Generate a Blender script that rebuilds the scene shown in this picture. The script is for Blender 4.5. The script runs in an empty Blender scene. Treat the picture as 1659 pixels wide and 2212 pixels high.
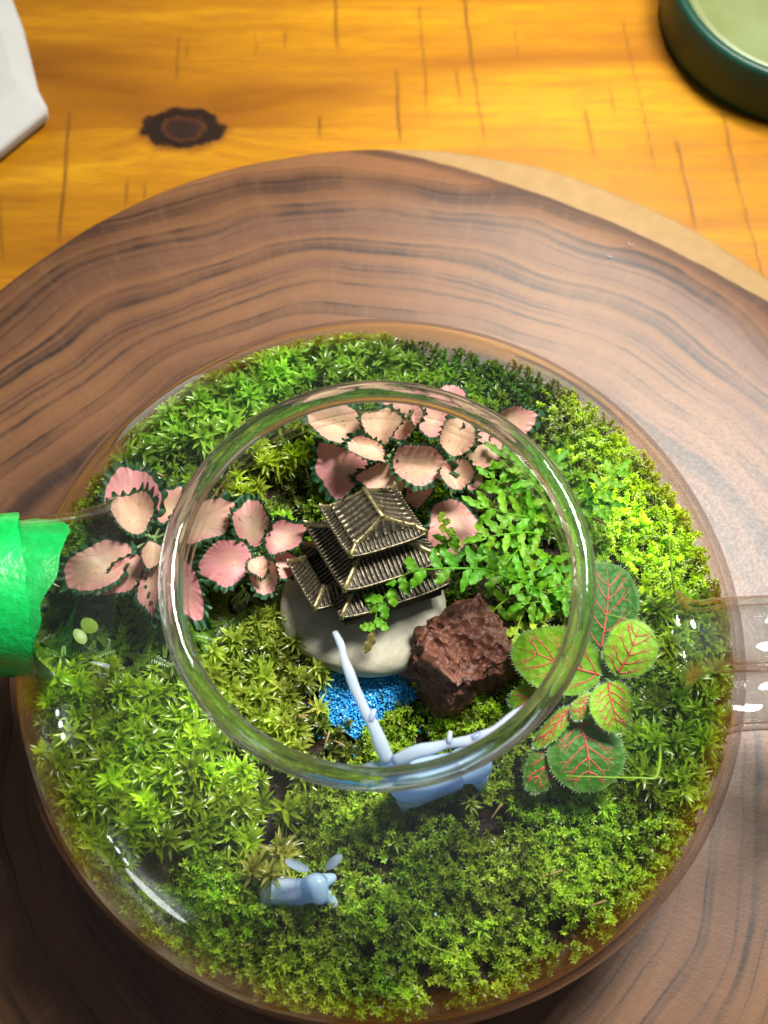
import bpy, math, random
import numpy as np
from mathutils import Vector

# ------------------------------------------------------------------ camera, world, lamps
S = 0.01                                   # everything below is written in centimetres
scene = bpy.context.scene
CAM = np.array([0.12, -8.99, 32.07]); PITCH = math.radians(66.5); FPX = 3000.0; PW, PH = 1659.0, 2212.0
cd = bpy.data.cameras.new('camera'); cam = bpy.data.objects.new('camera', cd)
scene.collection.objects.link(cam); scene.camera = cam
cam.location = CAM * S; cam.rotation_euler = (math.pi / 2 - PITCH, 0, 0)
cd.sensor_fit = 'HORIZONTAL'; cd.sensor_width = 36.0; cd.lens = 36.0 * FPX / PW
cd.clip_start = 0.01; cd.clip_end = 20.0
cd.dof.use_dof = True; cd.dof.focus_distance = 0.292; cd.dof.aperture_fstop = 27.0

world = bpy.data.worlds.new('World'); scene.world = world; world.use_nodes = True
bg = world.node_tree.nodes['Background']
bg.inputs[1].default_value = 1.0
wt = world.node_tree; w_geo = wt.nodes.new('ShaderNodeTexCoord'); w_sep = wt.nodes.new('ShaderNodeSeparateXYZ'); w_rmp = wt.nodes.new('ShaderNodeValToRGB')
wt.links.new(w_geo.outputs['Generated'], w_sep.inputs[0]); wt.links.new(w_sep.outputs[2], w_rmp.inputs[0]); wt.links.new(w_rmp.outputs[0], bg.inputs[0])
w_rmp.color_ramp.elements[0].position = 0.0; w_rmp.color_ramp.elements[0].color = (0.050, 0.046, 0.043, 1)      # walls of the room
w_rmp.color_ramp.elements[1].position = 0.9; w_rmp.color_ramp.elements[1].color = (0.20, 0.205, 0.215, 1)       # its ceiling

def area_lamp(name, loc, target, sx, sy, power, col, roll=0.0):
    ld = bpy.data.lights.new(name, 'AREA'); ld.shape = 'RECTANGLE'; ld.size = sx * S; ld.size_y = sy * S
    ld.energy = power; ld.color = col
    o = bpy.data.objects.new(name, ld); scene.collection.objects.link(o)
    o.location = Vector(loc) * S
    q = (Vector(target) - Vector(loc)).to_track_quat('-Z', 'Y'); o.rotation_mode = 'QUATERNION'; o.rotation_quaternion = q
    return o
TZ0 = -1.6
# a desk lamp of parallel tubes, behind and to the right of the pot
for i in range(5):
    k = i - 2
    area_lamp('lamp_tube', (19 + k * 2.3, 21 - k * 1.6, 50), (0, 1, 4), 1.0, 14, 1.62, (1.0, 0.965, 0.90))
# added unseen light behind the board, brightens a patch of the bare table
bl = area_lamp('table_patch_fill', (8, 27, 30), (5.5, 19.5, TZ0), 6, 3, 0.15, (1.0, 0.93, 0.80)); bl.data.spread = math.radians(55)
# low window panes at the far left, seen only as streaks in the glass
for x, y, z, w, h, e in ((-100, -2, 9, 2.2, 4, 0.03), (-100, -6, 10, 2.2, 5, 0.04), (-99, -10, 10, 2.2, 5, 0.04), (-74, -66, 5, 28, 7.0, 0.40), (-88, -46, 11, 3, 2.5, 0.03), (-85.5, -50, 10.5, 3, 2.5, 0.03), (-83, -54, 10, 3, 2.5, 0.03)):
    area_lamp('window_pane', (x, y, z), (0, 0, 5), w, h, e, (0.92, 0.97, 1.0)).data.shape = 'ELLIPSE'

vs = scene.view_settings
vs.view_transform = 'Standard'; vs.look = 'None'; vs.exposure = 0.0; vs.gamma = 1.0
scene.cycles.use_denoising = True
scene.cycles.denoiser = 'OPENIMAGEDENOISE'
scene.cycles.max_bounces = 14; scene.cycles.transparent_max_bounces = 32
scene.cycles.transmission_bounces = 12; scene.cycles.glossy_bounces = 5; scene.cycles.diffuse_bounces = 4
scene.cycles.caustics_reflective = False; scene.cycles.caustics_refractive = False
scene.cycles.sample_clamp_indirect = 16.0

# ------------------------------------------------------------------ helpers
rng = np.random.default_rng(7); random.seed(7)
FW = np.array([0, math.cos(PITCH), -math.sin(PITCH)]); UP = np.array([0, math.sin(PITCH), math.cos(PITCH)]); RT = np.array([1.0, 0, 0])
def at(px, py, z):
    d = FW + (px - PW / 2) / FPX * RT - (py - PH / 2) / FPX * UP
    return CAM + d * ((z - CAM[2]) / d[2])
def pix(P):
    d = np.asarray(P) - CAM; w = d @ FW
    return np.stack([PW / 2 + FPX * (d @ RT) / w, PH / 2 - FPX * (d @ UP) / w], -1)
def unit(v): v = np.asarray(v, float); return v / max(np.linalg.norm(v), 1e-9)

ORG = {}
def link(o): scene.collection.objects.link(o); return o
def tag(o, label=None, cat=None, group=None, kind=None):
    if label: o['label'] = label
    if cat: o['category'] = cat
    if group: o['group'] = group
    if kind: o['kind'] = kind
    return o
def thing(name, base, label, cat, group=None):
    o = link(bpy.data.objects.new(name, None)); o.empty_display_size = 0.01
    o.location = Vector(base) * S; ORG[o.name] = np.asarray(base, float)
    return tag(o, label, cat, group)
def mesh_obj(name, verts, faces, mat, parent=None, base=None, smooth=True, attrs=None, cols=None):
    """verts in world centimetres; a child keeps its parent's origin"""
    verts = np.asarray(verts, float).reshape(-1, 3)
    org = ORG[parent.name] if parent is not None else (np.asarray(base, float) if base is not None else np.array([verts[:, 0].mean(), verts[:, 1].mean(), verts[:, 2].min()]))
    me = bpy.data.meshes.new(name)
    v = ((verts - org) * S)
    if isinstance(faces, np.ndarray):
        k = faces.shape[1]; m = len(faces)
        me.vertices.add(len(v)); me.vertices.foreach_set('co', v.astype(np.float32).ravel())
        me.loops.add(m * k); me.loops.foreach_set('vertex_index', faces.astype(np.int32).ravel())
        me.polygons.add(m); me.polygons.foreach_set('loop_start', np.arange(0, m * k, k, dtype=np.int32))
        me.update(calc_edges=True)
    else:
        me.from_pydata(v.tolist(), [], [tuple(int(i) for i in f) for f in faces])
        me.update()
    if smooth: me.polygons.foreach_set('use_smooth', np.ones(len(me.polygons), dtype=bool))
    for an, av in (attrs or {}).items():
        a = me.attributes.new(an, 'FLOAT', 'POINT'); a.data.foreach_set('value', np.asarray(av, np.float32))
    if cols is not None:
        a = me.attributes.new('Col', 'FLOAT_COLOR', 'POINT')
        c = np.ones((len(v), 4), np.float32); c[:, :3] = cols; a.data.foreach_set('color', c.ravel())
    if mat is not None: me.materials.append(mat)
    o = link(bpy.data.objects.new(name, me))
    if parent is not None: o.parent = parent
    else: o.location = Vector(org) * S
    ORG[o.name] = org
    return o
def grid_faces(nu, nv, wrap_v=False):
    i, j = np.meshgrid(np.arange(nu - 1), np.arange(nv if wrap_v else nv - 1), indexing='ij')
    j2 = (j + 1) % nv
    return np.stack([i * nv + j, i * nv + j2, (i + 1) * nv + j2, (i + 1) * nv + j], -1).reshape(-1, 4)
def lathe(profile, n=96, c=(0, 0)):
    p = np.asarray(profile, float); t = np.linspace(0, 2 * np.pi, n, endpoint=False)
    v = np.stack([p[:, 0][:, None] * np.cos(t) + c[0], p[:, 0][:, None] * np.sin(t) + c[1], np.repeat(p[:, 1][:, None], n, 1)], -1).reshape(-1, 3)
    return v, grid_faces(len(p), n, True)
def tube(path, radii, n=12, caps=True, ell=None):
    P = np.asarray(path, float); m = len(P); R = np.broadcast_to(np.asarray(radii, float), (m,))
    T = np.gradient(P, axis=0); T /= np.linalg.norm(T, axis=1)[:, None] + 1e-9
    ref = np.array([0, 0, 1.0]) if abs(T[0][2]) < 0.9 else np.array([1.0, 0, 0])
    N = np.zeros_like(P); b = np.cross(T[0], ref); N[0] = unit(np.cross(b, T[0]))
    for i in range(1, m):
        v = N[i - 1] - T[i] * (N[i - 1] @ T[i]); N[i] = unit(v)
    B = np.cross(T, N); t = np.linspace(0, 2 * np.pi, n, endpoint=False)
    e = ell or (1, 1)
    v = P[:, None, :] + R[:, None, None] * (e[0] * np.cos(t)[None, :, None] * N[:, None, :] + e[1] * np.sin(t)[None, :, None] * B[:, None, :])
    v = v.reshape(-1, 3); f = [tuple(q) for q in grid_faces(m, n, True)]
    if caps: f.append(tuple(range(n - 1, -1, -1))); f.append(tuple(range((m - 1) * n, m * n)))
    return v, f
def spline(pts, n=24):
    P = np.asarray(pts, float); k = len(P)
    Q = np.vstack([2 * P[0] - P[1], P, 2 * P[-1] - P[-2]]); out = []
    for t in np.linspace(0, k - 1 - 1e-9, n):
        i = int(t); f = t - i; a, b, c, d = Q[i], Q[i + 1], Q[i + 2], Q[i + 3]
        out.append(0.5 * ((2 * b) + (-a + c) * f + (2 * a - 5 * b + 4 * c - d) * f * f + (-a + 3 * b - 3 * c + d) * f ** 3))
    return np.array(out)
def merge(parts):
    V, F, o = [], [], 0
    for v, f in parts:
        V.append(np.asarray(v, float)); F += [tuple(int(i) + o for i in q) for q in f]; o += len(v)
    return np.vstack(V), F
class VNoise:
    """smooth value noise in numpy, for shapes only"""
    def __init__(self, seed): self.t = np.random.default_rng(seed).random((32, 32, 32))
    def __call__(self, P):
        P = np.asarray(P, float); i = np.floor(P).astype(int); f = P - i; f = f * f * (3 - 2 * f); r = 0
        for dx in (0, 1):
            for dy in (0, 1):
                for dz in (0, 1):
                    w = (f[..., 0] if dx else 1 - f[..., 0]) * (f[..., 1] if dy else 1 - f[..., 1]) * (f[..., 2] if dz else 1 - f[..., 2])
                    r = r + w * self.t[(i[..., 0] + dx) % 32, (i[..., 1] + dy) % 32, (i[..., 2] + dz) % 32]
        return r * 2 - 1
vn = VNoise(3)
def n2(x, y, s=1.0, k=0.0): return vn(np.stack([np.asarray(x) * s, np.asarray(y) * s, np.full(np.shape(x), k + 0.5)], -1))
def in_poly(p, poly):
    x, y = p[:, 0], p[:, 1]; q = np.asarray(poly, float); r = np.zeros(len(p), bool); j = len(q) - 1
    for i in range(len(q)):
        c = ((q[i, 1] > y) != (q[j, 1] > y)) & (x < (q[j, 0] - q[i, 0]) * (y - q[i, 1]) / (q[j, 1] - q[i, 1] + 1e-9) + q[i, 0]); r ^= c; j = i
    return r

# ------------------------------------------------------------------ materials
class NT:
    def __init__(self, name):
        self.m = bpy.data.materials.new(name); self.m.use_nodes = True; self.t = self.m.node_tree; self.t.nodes.clear()
        self.out = self.n('ShaderNodeOutputMaterial')
    def n(self, ty, **kw):
        x = self.t.nodes.new(ty)
        for k, v in kw.items():
            if k.startswith('i_'):
                key = k[2:].replace('_', ' ')
                self.set(x, key, v)
            else: setattr(x, k, v)
        return x
    def set(self, x, key, v):
        s = x.inputs[int(key)] if key.isdigit() else x.inputs[key]
        if hasattr(v, 'is_output') or isinstance(v, bpy.types.NodeSocket): self.t.links.new(v, s)
        else: s.default_value = v
    def math(self, op, a, b=0.0, c=0.0, clamp=False):
        x = self.n('ShaderNodeMath', operation=op, use_clamp=clamp)
        for i, v in enumerate((a, b, c)): self.set(x, str(i), v)
        return x.outputs[0]
    def vmath(self, op, a, b=(0, 0, 0)):
        x = self.n('ShaderNodeVectorMath', operation=op); self.set(x, '0', a); self.set(x, '1', b)
        return x.outputs['Value'] if op in ('LENGTH', 'DISTANCE', 'DOT_PRODUCT') else x.outputs[0]
    def noise(self, vec, scale, detail=4, rough=0.55, dist=0.0):
        return self.n('ShaderNodeTexNoise', i_Vector=vec, i_Scale=scale, i_Detail=detail, i_Roughness=rough, i_Distortion=dist).outputs['Fac']
    def noise1(self, w, scale, detail=2):
        return self.n('ShaderNodeTexNoise', noise_dimensions='1D', i_W=w, i_Scale=scale, i_Detail=detail).outputs['Fac']
    def ramp(self, fac, stops, interp='LINEAR'):
        r = self.n('ShaderNodeValToRGB', i_Fac=fac); e = r.color_ramp.elements; r.color_ramp.interpolation = interp
        while len(e) > 1: e.remove(e[-1])
        for i, (p, c) in enumerate(stops):
            x = e[0] if i == 0 else e.new(p); x.position = p; x.color = (*c, 1) if len(c) == 3 else c
        return r.outputs['Color']
    def mix(self, fac, a, b, mode='MIX'):
        x = self.n('ShaderNodeMix', data_type='RGBA', blend_type=mode); self.set(x, '0', fac)
        for i, v in ((6, a), (7, b)): self.set(x, str(i), (*v, 1) if isinstance(v, tuple) and len(v) == 3 else v)
        return x.outputs[2]
    def coord(self): return self.n('ShaderNodeTexCoord').outputs['Object']
    def cm(self, sc=(100, 100, 100), loc=(0, 0, 0)):
        m = self.n('ShaderNodeMapping', i_Vector=self.coord(), i_Scale=sc, i_Location=loc); return m.outputs[0]
    def attr(self, name, out='Color'): return self.n('ShaderNodeAttribute', attribute_name=name).outputs[out]
    def bump(self, h, strength, dist=0.0005): return self.n('ShaderNodeBump', i_Height=h, i_Strength=strength, i_Distance=dist).outputs[0]
    def pbsdf(self, **kw): return self.n('ShaderNodeBsdfPrincipled', **kw)
    def done(self, sh): self.t.links.new(sh, self.out.inputs['Surface']); return self.m

def mat_thin_glass(name, tint=(0.985, 0.995, 0.99), ior=1.52, rough=0.045, boost=1.0, smear=0.0, fog_and_veil=0.0):
    k = NT(name)
    back = k.n('ShaderNodeNewGeometry').outputs['Backfacing']      # a wall sheet reflects alike from both sides
    fr = k.n('ShaderNodeFresnel', i_IOR=k.math('ADD', ior, k.math('MULTIPLY', back, 1.0 / ior - ior))).outputs[0]
    gl = k.n('ShaderNodeBsdfGlossy', i_Color=(1, 1, 1, 1), i_Roughness=rough)
    tr = k.n('ShaderNodeBsdfTransparent', i_Color=(*tint, 1))
    if smear > 0:
        b = k.bump(k.noise(k.cm((60, 60, 160)), 0.5, 2), smear, 0.002); k.t.links.new(b, gl.inputs['Normal'])
    f = k.math('MULTIPLY', fr, boost, clamp=True)
    mx = k.n('ShaderNodeMixShader'); k.t.links.new(f, mx.inputs[0]); k.t.links.new(tr.outputs[0], mx.inputs[1]); k.t.links.new(gl.outputs[0], mx.inputs[2])
    if fog_and_veil > 0:                                       # a film of breath-like condensation at the lower left and a fainter painted veil of reflection at the upper left
        p = k.cm(); nz = k.ramp(k.noise(p, 0.9, 5, 0.65), [(0.38, (0, 0, 0)), (0.68, (1, 1, 1))])
        d1 = k.ramp(k.math('MULTIPLY_ADD', k.vmath('DOT_PRODUCT', p, (-0.78, -0.62, 0)), 0.4, -2.0), [(0.0, (0, 0, 0)), (0.8, (1, 1, 1))])
        d2 = k.ramp(k.math('MULTIPLY_ADD', k.vmath('DOT_PRODUCT', p, (-0.72, 0.70, 0)), 0.4, -2.0), [(0.0, (0, 0, 0)), (0.8, (0.45, 0.45, 0.45))])
        m = k.math('MULTIPLY', k.math('MULTIPLY', k.math('ADD', d1, d2, clamp=True), nz), fog_and_veil)
        df = k.n('ShaderNodeBsdfTranslucent', i_Color=(0.85, 0.88, 0.86, 1)); m2 = k.n('ShaderNodeMixShader')
        k.t.links.new(m, m2.inputs[0]); k.t.links.new(mx.outputs[0], m2.inputs[1]); k.t.links.new(df.outputs[0], m2.inputs[2]); mx = m2
    return k.done(mx.outputs[0])
def mat_solid_glass(name, share=0.7, tint=(0.93, 0.97, 0.94), ior=1.5):
    k = NT(name)
    fr = k.n('ShaderNodeFresnel', i_IOR=ior).outputs[0]
    rf = k.n('ShaderNodeBsdfRefraction', i_Color=(*tint, 1), i_IOR=ior, i_Roughness=0.0); gl = k.n('ShaderNodeBsdfGlossy', i_Color=(1, 1, 1, 1), i_Roughness=0.03)
    g = k.n('ShaderNodeMixShader'); k.t.links.new(fr, g.inputs[0]); k.t.links.new(rf.outputs[0], g.inputs[1]); k.t.links.new(gl.outputs[0], g.inputs[2])
    t = k.n('ShaderNodeBsdfTransparent', i_Color=(0.96, 0.98, 0.97, 1))
    mx = k.n('ShaderNodeMixShader', i_0=share); k.t.links.new(t.outputs[0], mx.inputs[1]); k.t.links.new(g.outputs[0], mx.inputs[2])
    return k.done(mx.outputs[0])
def mat_leaf(name, col=None, trans=0.35, rough=0.4, spec=0.5, gain=1.25, noise_amt=0.25, nscale=3.0, bump=0.0):
    """thin plant tissue; the colour is read from the mesh when none is given"""
    k = NT(name); c = k.attr('Col') if col is None else (*col, 1)
    nz = k.noise(k.cm(), nscale, 3)
    fac = k.math('MULTIPLY_ADD', nz, noise_amt * 2, 1 - noise_amt)
    vc = k.n('ShaderNodeVectorMath', operation='SCALE'); k.set(vc, '0', c if not isinstance(c, tuple) else c[:3]); k.t.links.new(fac, vc.inputs['Scale'])
    p = k.pbsdf(i_Base_Color=vc.outputs[0], i_Roughness=rough, i_Specular_IOR_Level=spec)
    if bump: k.t.links.new(k.bump(nz, bump), p.inputs['Normal'])
    t = k.n('ShaderNodeBsdfTranslucent')
    vg = k.n('ShaderNodeVectorMath', operation='SCALE'); k.t.links.new(vc.outputs[0], vg.inputs[0]); vg.inputs['Scale'].default_value = gain; k.t.links.new(vg.outputs[0], t.inputs[0])
    mx = k.n('ShaderNodeMixShader', i_0=trans); k.t.links.new(p.outputs[0], mx.inputs[1]); k.t.links.new(t.outputs[0], mx.inputs[2])
    return k.done(mx.outputs[0])

M = {}
M['glass'] = mat_thin_glass('clear_glass', boost=1.35)
M['glass_in'] = mat_thin_glass('clear_glass_inner', boost=0.8, rough=0.16, fog_and_veil=0.30)
M['glass_tube'] = mat_thin_glass('clear_glass_tube', tint=(0.94, 0.955, 0.95), boost=1.5)
M['glass_handle'] = mat_thin_glass('handle_glass', tint=(0.965, 0.975, 0.97), boost=2.2, rough=0.035)
M['glass_rim'] = mat_solid_glass('thick_rim_glass', 0.82, (0.88, 0.91, 0.88))
M['drop'] = mat_solid_glass('water_drop', 0.5, (1, 1, 1), 1.33)
M['moss'] = mat_leaf('moss_leaf', trans=0.5, rough=0.24, spec=0.7, gain=1.9, noise_amt=0.15)
M['moss_fine'] = mat_leaf('moss_fine_leaf', trans=0.42, rough=0.30, spec=0.6, gain=1.9, noise_amt=0.15)
M['fern'] = mat_leaf('fern_leaf', trans=0.28, rough=0.45, spec=0.3, gain=1.3, noise_amt=0.3, nscale=6, bump=0.6)
M['blade'] = mat_leaf('grass_blade_leaf', (0.30, 0.50, 0.04), 0.3)

def mat_table():
    k = NT('varnished_pine'); p = k.cm(); xyz = k.n('ShaderNodeSeparateXYZ', i_0=p).outputs
    kx, ky = KNOT
    dx = k.math('SUBTRACT', xyz[0], kx); dy = k.math('SUBTRACT', xyz[1], ky)
    # distance from the knot, stretched along the grain
    wob = k.math('MULTIPLY_ADD', k.noise(p, 1.6, 3), 0.5, -0.25)
    d = k.math('ADD', k.math('SQRT', k.math('ADD', k.math('POWER', k.math('MULTIPLY', dx, 0.52), 2.0), k.math('POWER', k.math('MULTIPLY', dy, 0.82), 2.0))), wob)
    bend = k.math('DIVIDE', 1.1, k.math('ADD', k.math('MULTIPLY', d, d), 1.0))
    yy = k.math('ADD', xyz[1], k.math('MULTIPLY', bend, k.math('SIGN', dy)))
    gv = k.n('ShaderNodeCombineXYZ', i_0=k.math('MULTIPLY', xyz[0], 0.11), i_1=yy, i_2=0.0).outputs[0]
    broad = k.noise(gv, 0.42, 3, 0.5, 0.6); fine = k.noise(gv, 3.6, 4, 0.65, 0.2)
    fv = k.n('ShaderNodeCombineXYZ', i_0=k.math('MULTIPLY', xyz[0], 0.6), i_1=k.math('MULTIPLY', xyz[1], 8.0), i_2=0.0).outputs[0]
    fibre = k.noise(fv, 2.0, 3)
    c = k.ramp(broad, [(0.26, (0.11, 0.034, 0.002)), (0.42, (0.22, 0.086, 0.003)), (0.58, (0.32, 0.143, 0.004)), (0.75, (0.43, 0.215, 0.007))])
    c = k.mix(k.math('MULTIPLY', k.ramp(fine, [(0.40, (0, 0, 0)), (0.62, (1, 1, 1))]), 0.45), c, (0.20, 0.068, 0.005))
    c = k.mix(k.math('MULTIPLY', k.ramp(fibre, [(0.45, (0, 0, 0)), (0.7, (1, 1, 1))]), 0.30), c, (0.13, 0.045, 0.005))
    ring = k.noise1(d, 6.0, 2)
    kc = k.ramp(k.math('ADD', d, k.math('MULTIPLY_ADD', ring, 0.22, -0.11)), [(0.0, (0.018, 0.009, 0.006)), (0.30, (0.022, 0.010, 0.007)), (0.36, (0.050, 0.018, 0.006)), (0.42, (0.012, 0.006, 0.004)), (0.54, (0.016, 0.007, 0.004)), (0.70, (0.18, 0.065, 0.006))])
    km = k.ramp(d, [(0.58, (1, 1, 1)), (0.85, (0, 0, 0))]); c = k.mix(km, c, kc)
    c = k.mix(k.math('MULTIPLY', k.attr('mark', 'Fac'), 0.88), c, (0.060, 0.024, 0.007))
    b = k.pbsdf(i_Base_Color=c, i_Roughness=k.math('MULTIPLY_ADD', fine, 0.12, 0.22), i_Specular_IOR_Level=0.32, i_Coat_Weight=0.08, i_Coat_Roughness=0.25)
    k.t.links.new(k.bump(fibre, 0.12, 0.0003), b.inputs['Normal'])
    return k.done(b.outputs[0])

def mat_board():
    k = NT('walnut_slice'); p = k.cm(); xyz = k.n('ShaderNodeSeparateXYZ', i_0=p).outputs
    flat = k.n('ShaderNodeCombineXYZ', i_0=xyz[0], i_1=xyz[1], i_2=0.0).outputs[0]
    pith = (-0.6, -3.6, 0)
    q = k.vmath('SUBTRACT', flat, pith)
    r = k.vmath('LENGTH', q)
    n1 = k.math('MULTIPLY_ADD', k.noise(flat, 0.11, 2, 0.5), 3.0, -1.5)
    nm = k.math('MULTIPLY_ADD', k.noise(flat, 0.34, 3, 0.5), 0.40, -0.20)
    n2_ = k.math('MULTIPLY_ADD', k.noise(flat, 1.1, 2, 0.5), 0.07, -0.035)
    rr = k.math('ADD', k.math('ADD', r, n1), k.math('ADD', n2_, nm))
    band = k.noise1(rr, 0.50, 2); band2 = k.noise1(k.math('ADD', rr, 31.0), 1.5, 1)
    ang = k.math('ARCTAN2', k.n('ShaderNodeSeparateXYZ', i_0=q).outputs[1], k.n('ShaderNodeSeparateXYZ', i_0=q).outputs[0])
    c = k.ramp(band, [(0.28, (0.028, 0.014, 0.010)), (0.42, (0.076, 0.034, 0.016)), (0.52, (0.135, 0.061, 0.024)), (0.62, (0.086, 0.038, 0.020)), (0.76, (0.046, 0.023, 0.017))])
    c = k.mix(k.math('MULTIPLY', k.ramp(band2, [(0.40, (0, 0, 0)), (0.60, (1, 1, 1))]), 0.40), c, (0.135, 0.060, 0.028))
    patch = k.noise(flat, 0.28, 3, 0.6)
    c = k.mix(k.math('MULTIPLY', k.ramp(patch, [(0.45, (0, 0, 0)), (0.7, (1, 1, 1))]), 0.45), c, (0.19, 0.088, 0.036))
    # dark growth lines of uneven weight
    wn = k.noise1(k.math('ADD', rr, 77.0), 0.95, 0)
    ln = k.math('ABSOLUTE', k.math('SUBTRACT', wn, 0.5))
    line = k.ramp(ln, [(0.0, (1, 1, 1)), (0.036, (0, 0, 0))])
    wn2 = k.noise1(k.math('ADD', rr, 11.0), 1.5, 0); ln2 = k.math('ABSOLUTE', k.math('SUBTRACT', wn2, 0.52)); line2 = k.ramp(ln2, [(0.0, (1, 1, 1)), (0.055, (0, 0, 0))])
    brk = k.ramp(k.noise(flat, 0.45, 2), [(0.38, (0.25, 0.25, 0.25)), (0.62, (1, 1, 1))])
    c = k.mix(k.math('MULTIPLY', k.math('MULTIPLY', line, brk), 0.95), c, (0.008, 0.007, 0.008))
    c = k.mix(k.math('MULTIPLY', k.math('MULTIPLY', line2, brk), 0.65), c, (0.016, 0.010, 0.009))
    # medullary rays, fine streaks that run outwards
    rv = k.n('ShaderNodeCombineXYZ', i_0=k.math('MULTIPLY', ang, 60.0), i_1=k.math('MULTIPLY', r, 0.9), i_2=0.0).outputs[0]
    ray = k.noise(rv, 1.0, 3, 0.6)
    c = k.mix(k.math('MULTIPLY', k.ramp(ray, [(0.5, (0, 0, 0)), (0.75, (1, 1, 1))]), 0.16), c, (0.20, 0.115, 0.065))
    pore = k.noise(p, 16.0, 2, 0.7)
    c = k.mix(k.math('MULTIPLY', k.ramp(pore, [(0.55, (0, 0, 0)), (0.72, (1, 1, 1))]), 0.35), c, (0.035, 0.018, 0.012))
    # pale sapwood crescent
    th = math.radians(62)
    e = k.vmath('LENGTH', k.vmath('SUBTRACT', flat, (-16.8 * math.cos(th), -16.8 * math.sin(th), 0)))
    e = k.math('ADD', e, k.math('MULTIPLY_ADD', k.noise(flat, 0.8, 3), 0.16, -0.08))
    edge = k.ramp(k.math('MULTIPLY_ADD', e, 0.5, -14.475), [(0.47, (0, 0, 0)), (0.50, (1, 1, 1))])
    dk = k.ramp(k.math('ABSOLUTE', k.math('SUBTRACT', e, 29.80)), [(0.0, (1, 1, 1)), (0.22, (0, 0, 0))])
    c = k.mix(k.math('MULTIPLY', dk, 0.7), c, (0.05, 0.026, 0.018))
    sap = k.mix(k.noise(flat, 2.2, 4), (0.18, 0.112, 0.045), (0.27, 0.175, 0.075)); c = k.mix(edge, c, sap)
    b = k.pbsdf(i_Base_Color=c, i_Roughness=k.math('MULTIPLY_ADD', pore, 0.2, 0.30), i_Specular_IOR_Level=0.34)
    k.t.links.new(k.bump(k.math('ADD', pore, k.math('MULTIPLY', ray, 0.6)), 0.10, 0.0003), b.inputs['Normal'])
    return k.done(b.outputs[0])

def mat_simple(name, c1, c2, scale, rough=0.6, bump=0.0, metal=0.0, spec=0.5, detail=5, dist=0.0008, coat=0.0):
    k = NT(name); nz = k.noise(k.cm(), scale, detail, 0.62)
    c = k.ramp(nz, [(0.32, c1), (0.68, c2)])
    b = k.pbsdf(i_Base_Color=c, i_Roughness=rough, i_Metallic=metal, i_Specular_IOR_Level=spec, i_Coat_Weight=coat, i_Coat_Roughness=0.1)
    if bump: k.t.links.new(k.bump(nz, bump, dist), b.inputs['Normal'])
    return k.done(b.outputs[0])
M['soil'] = mat_simple('dark_soil', (0.010, 0.006, 0.004), (0.060, 0.036, 0.020), 9.0, 0.85, 1.0, dist=0.002)
M['peat'] = mat_simple('peat_crumb', (0.014, 0.008, 0.005), (0.085, 0.048, 0.026), 6.0, 0.8, 0.6)
M['stone'] = mat_simple('pale_stone', (0.30, 0.285, 0.205), (0.42, 0.40, 0.30), 2.4, 0.6, 0.25, dist=0.0006)
M['lava'] = mat_simple('red_lava', (0.060, 0.020, 0.011), (0.175, 0.064, 0.036), 8.0, 0.55, 0.5, dist=0.0006)
def mat_bronze(name, hi, lo):
    k = NT(name)
    pt = k.n('ShaderNodeNewGeometry').outputs['Pointiness']; nz = k.noise(k.cm(), 14.0, 4)
    f = k.math('ADD', nz, 0.0)
    c = k.ramp(f, [(0.30, lo), (0.62, hi)])
    b = k.pbsdf(i_Base_Color=c, i_Roughness=0.42, i_Metallic=0.75)
    k.t.links.new(k.bump(nz, 0.35, 0.0004), b.inputs['Normal'])
    return k.done(b.outputs[0])
M['bronze'] = mat_bronze('aged_bronze', (0.26, 0.22, 0.14), (0.045, 0.038, 0.024))
M['bronze_ridge'] = mat_bronze('ridge_brass', (0.46, 0.385, 0.19), (0.17, 0.14, 0.07))  # hips and ridge in a paler gold than the ribs
M['bronze_dark'] = mat_simple('black_patina', (0.012, 0.011, 0.009), (0.05, 0.045, 0.03), 10.0, 0.5, 0.3, 0.3)
def mat_resin(name, c):
    k = NT(name)
    b = k.pbsdf(i_Base_Color=(*c, 1), i_Roughness=0.2, i_Transmission_Weight=0.15, i_IOR=1.4, i_Subsurface_Weight=0.7, i_Subsurface_Radius=(0.5, 0.8, 1.0), i_Subsurface_Scale=0.004, i_Coat_Weight=0.3, i_Coat_Roughness=0.1)
    t = k.n('ShaderNodeBsdfTranslucent', i_Color=(*c, 1))
    mx = k.n('ShaderNodeMixShader', i_0=0.35); k.t.links.new(b.outputs[0], mx.inputs[1]); k.t.links.new(t.outputs[0], mx.inputs[2])
    return k.done(mx.outputs[0])
M['resin'] = mat_resin('blue_resin', (0.50, 0.70, 1.0)); M['resin_pale'] = mat_resin('pale_resin', (0.62, 0.78, 1.0))
def mat_sand():
    k = NT('blue_sand'); rnd = k.attr('rnd', 'Fac')
    c = k.ramp(rnd, [(0.0, (0.01, 0.24, 0.62)), (0.5, (0.03, 0.38, 0.78)), (0.92, (0.08, 0.46, 0.84)), (0.97, (0.45, 0.72, 0.92))])
    return k.done(k.pbsdf(i_Base_Color=c, i_Roughness=0.4, i_Specular_IOR_Level=0.35).outputs[0])
M['sand'] = mat_sand()
def mat_tape():
    k = NT('green_tape'); p = k.cm(); nz = k.noise(p, 2.6, 5, 0.7)
    c = k.ramp(nz, [(0.35, (0.0, 0.34, 0.05)), (0.65, (0.004, 0.52, 0.10))])
    b = k.pbsdf(i_Base_Color=c, i_Roughness=0.34, i_Coat_Weight=0.5, i_Coat_Roughness=0.12)
    k.t.links.new(k.bump(k.noise(p, 7.0, 4), 0.35, 0.0008), b.inputs['Normal'])
    return k.done(b.outputs[0])
M['tape'] = mat_tape()
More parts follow.
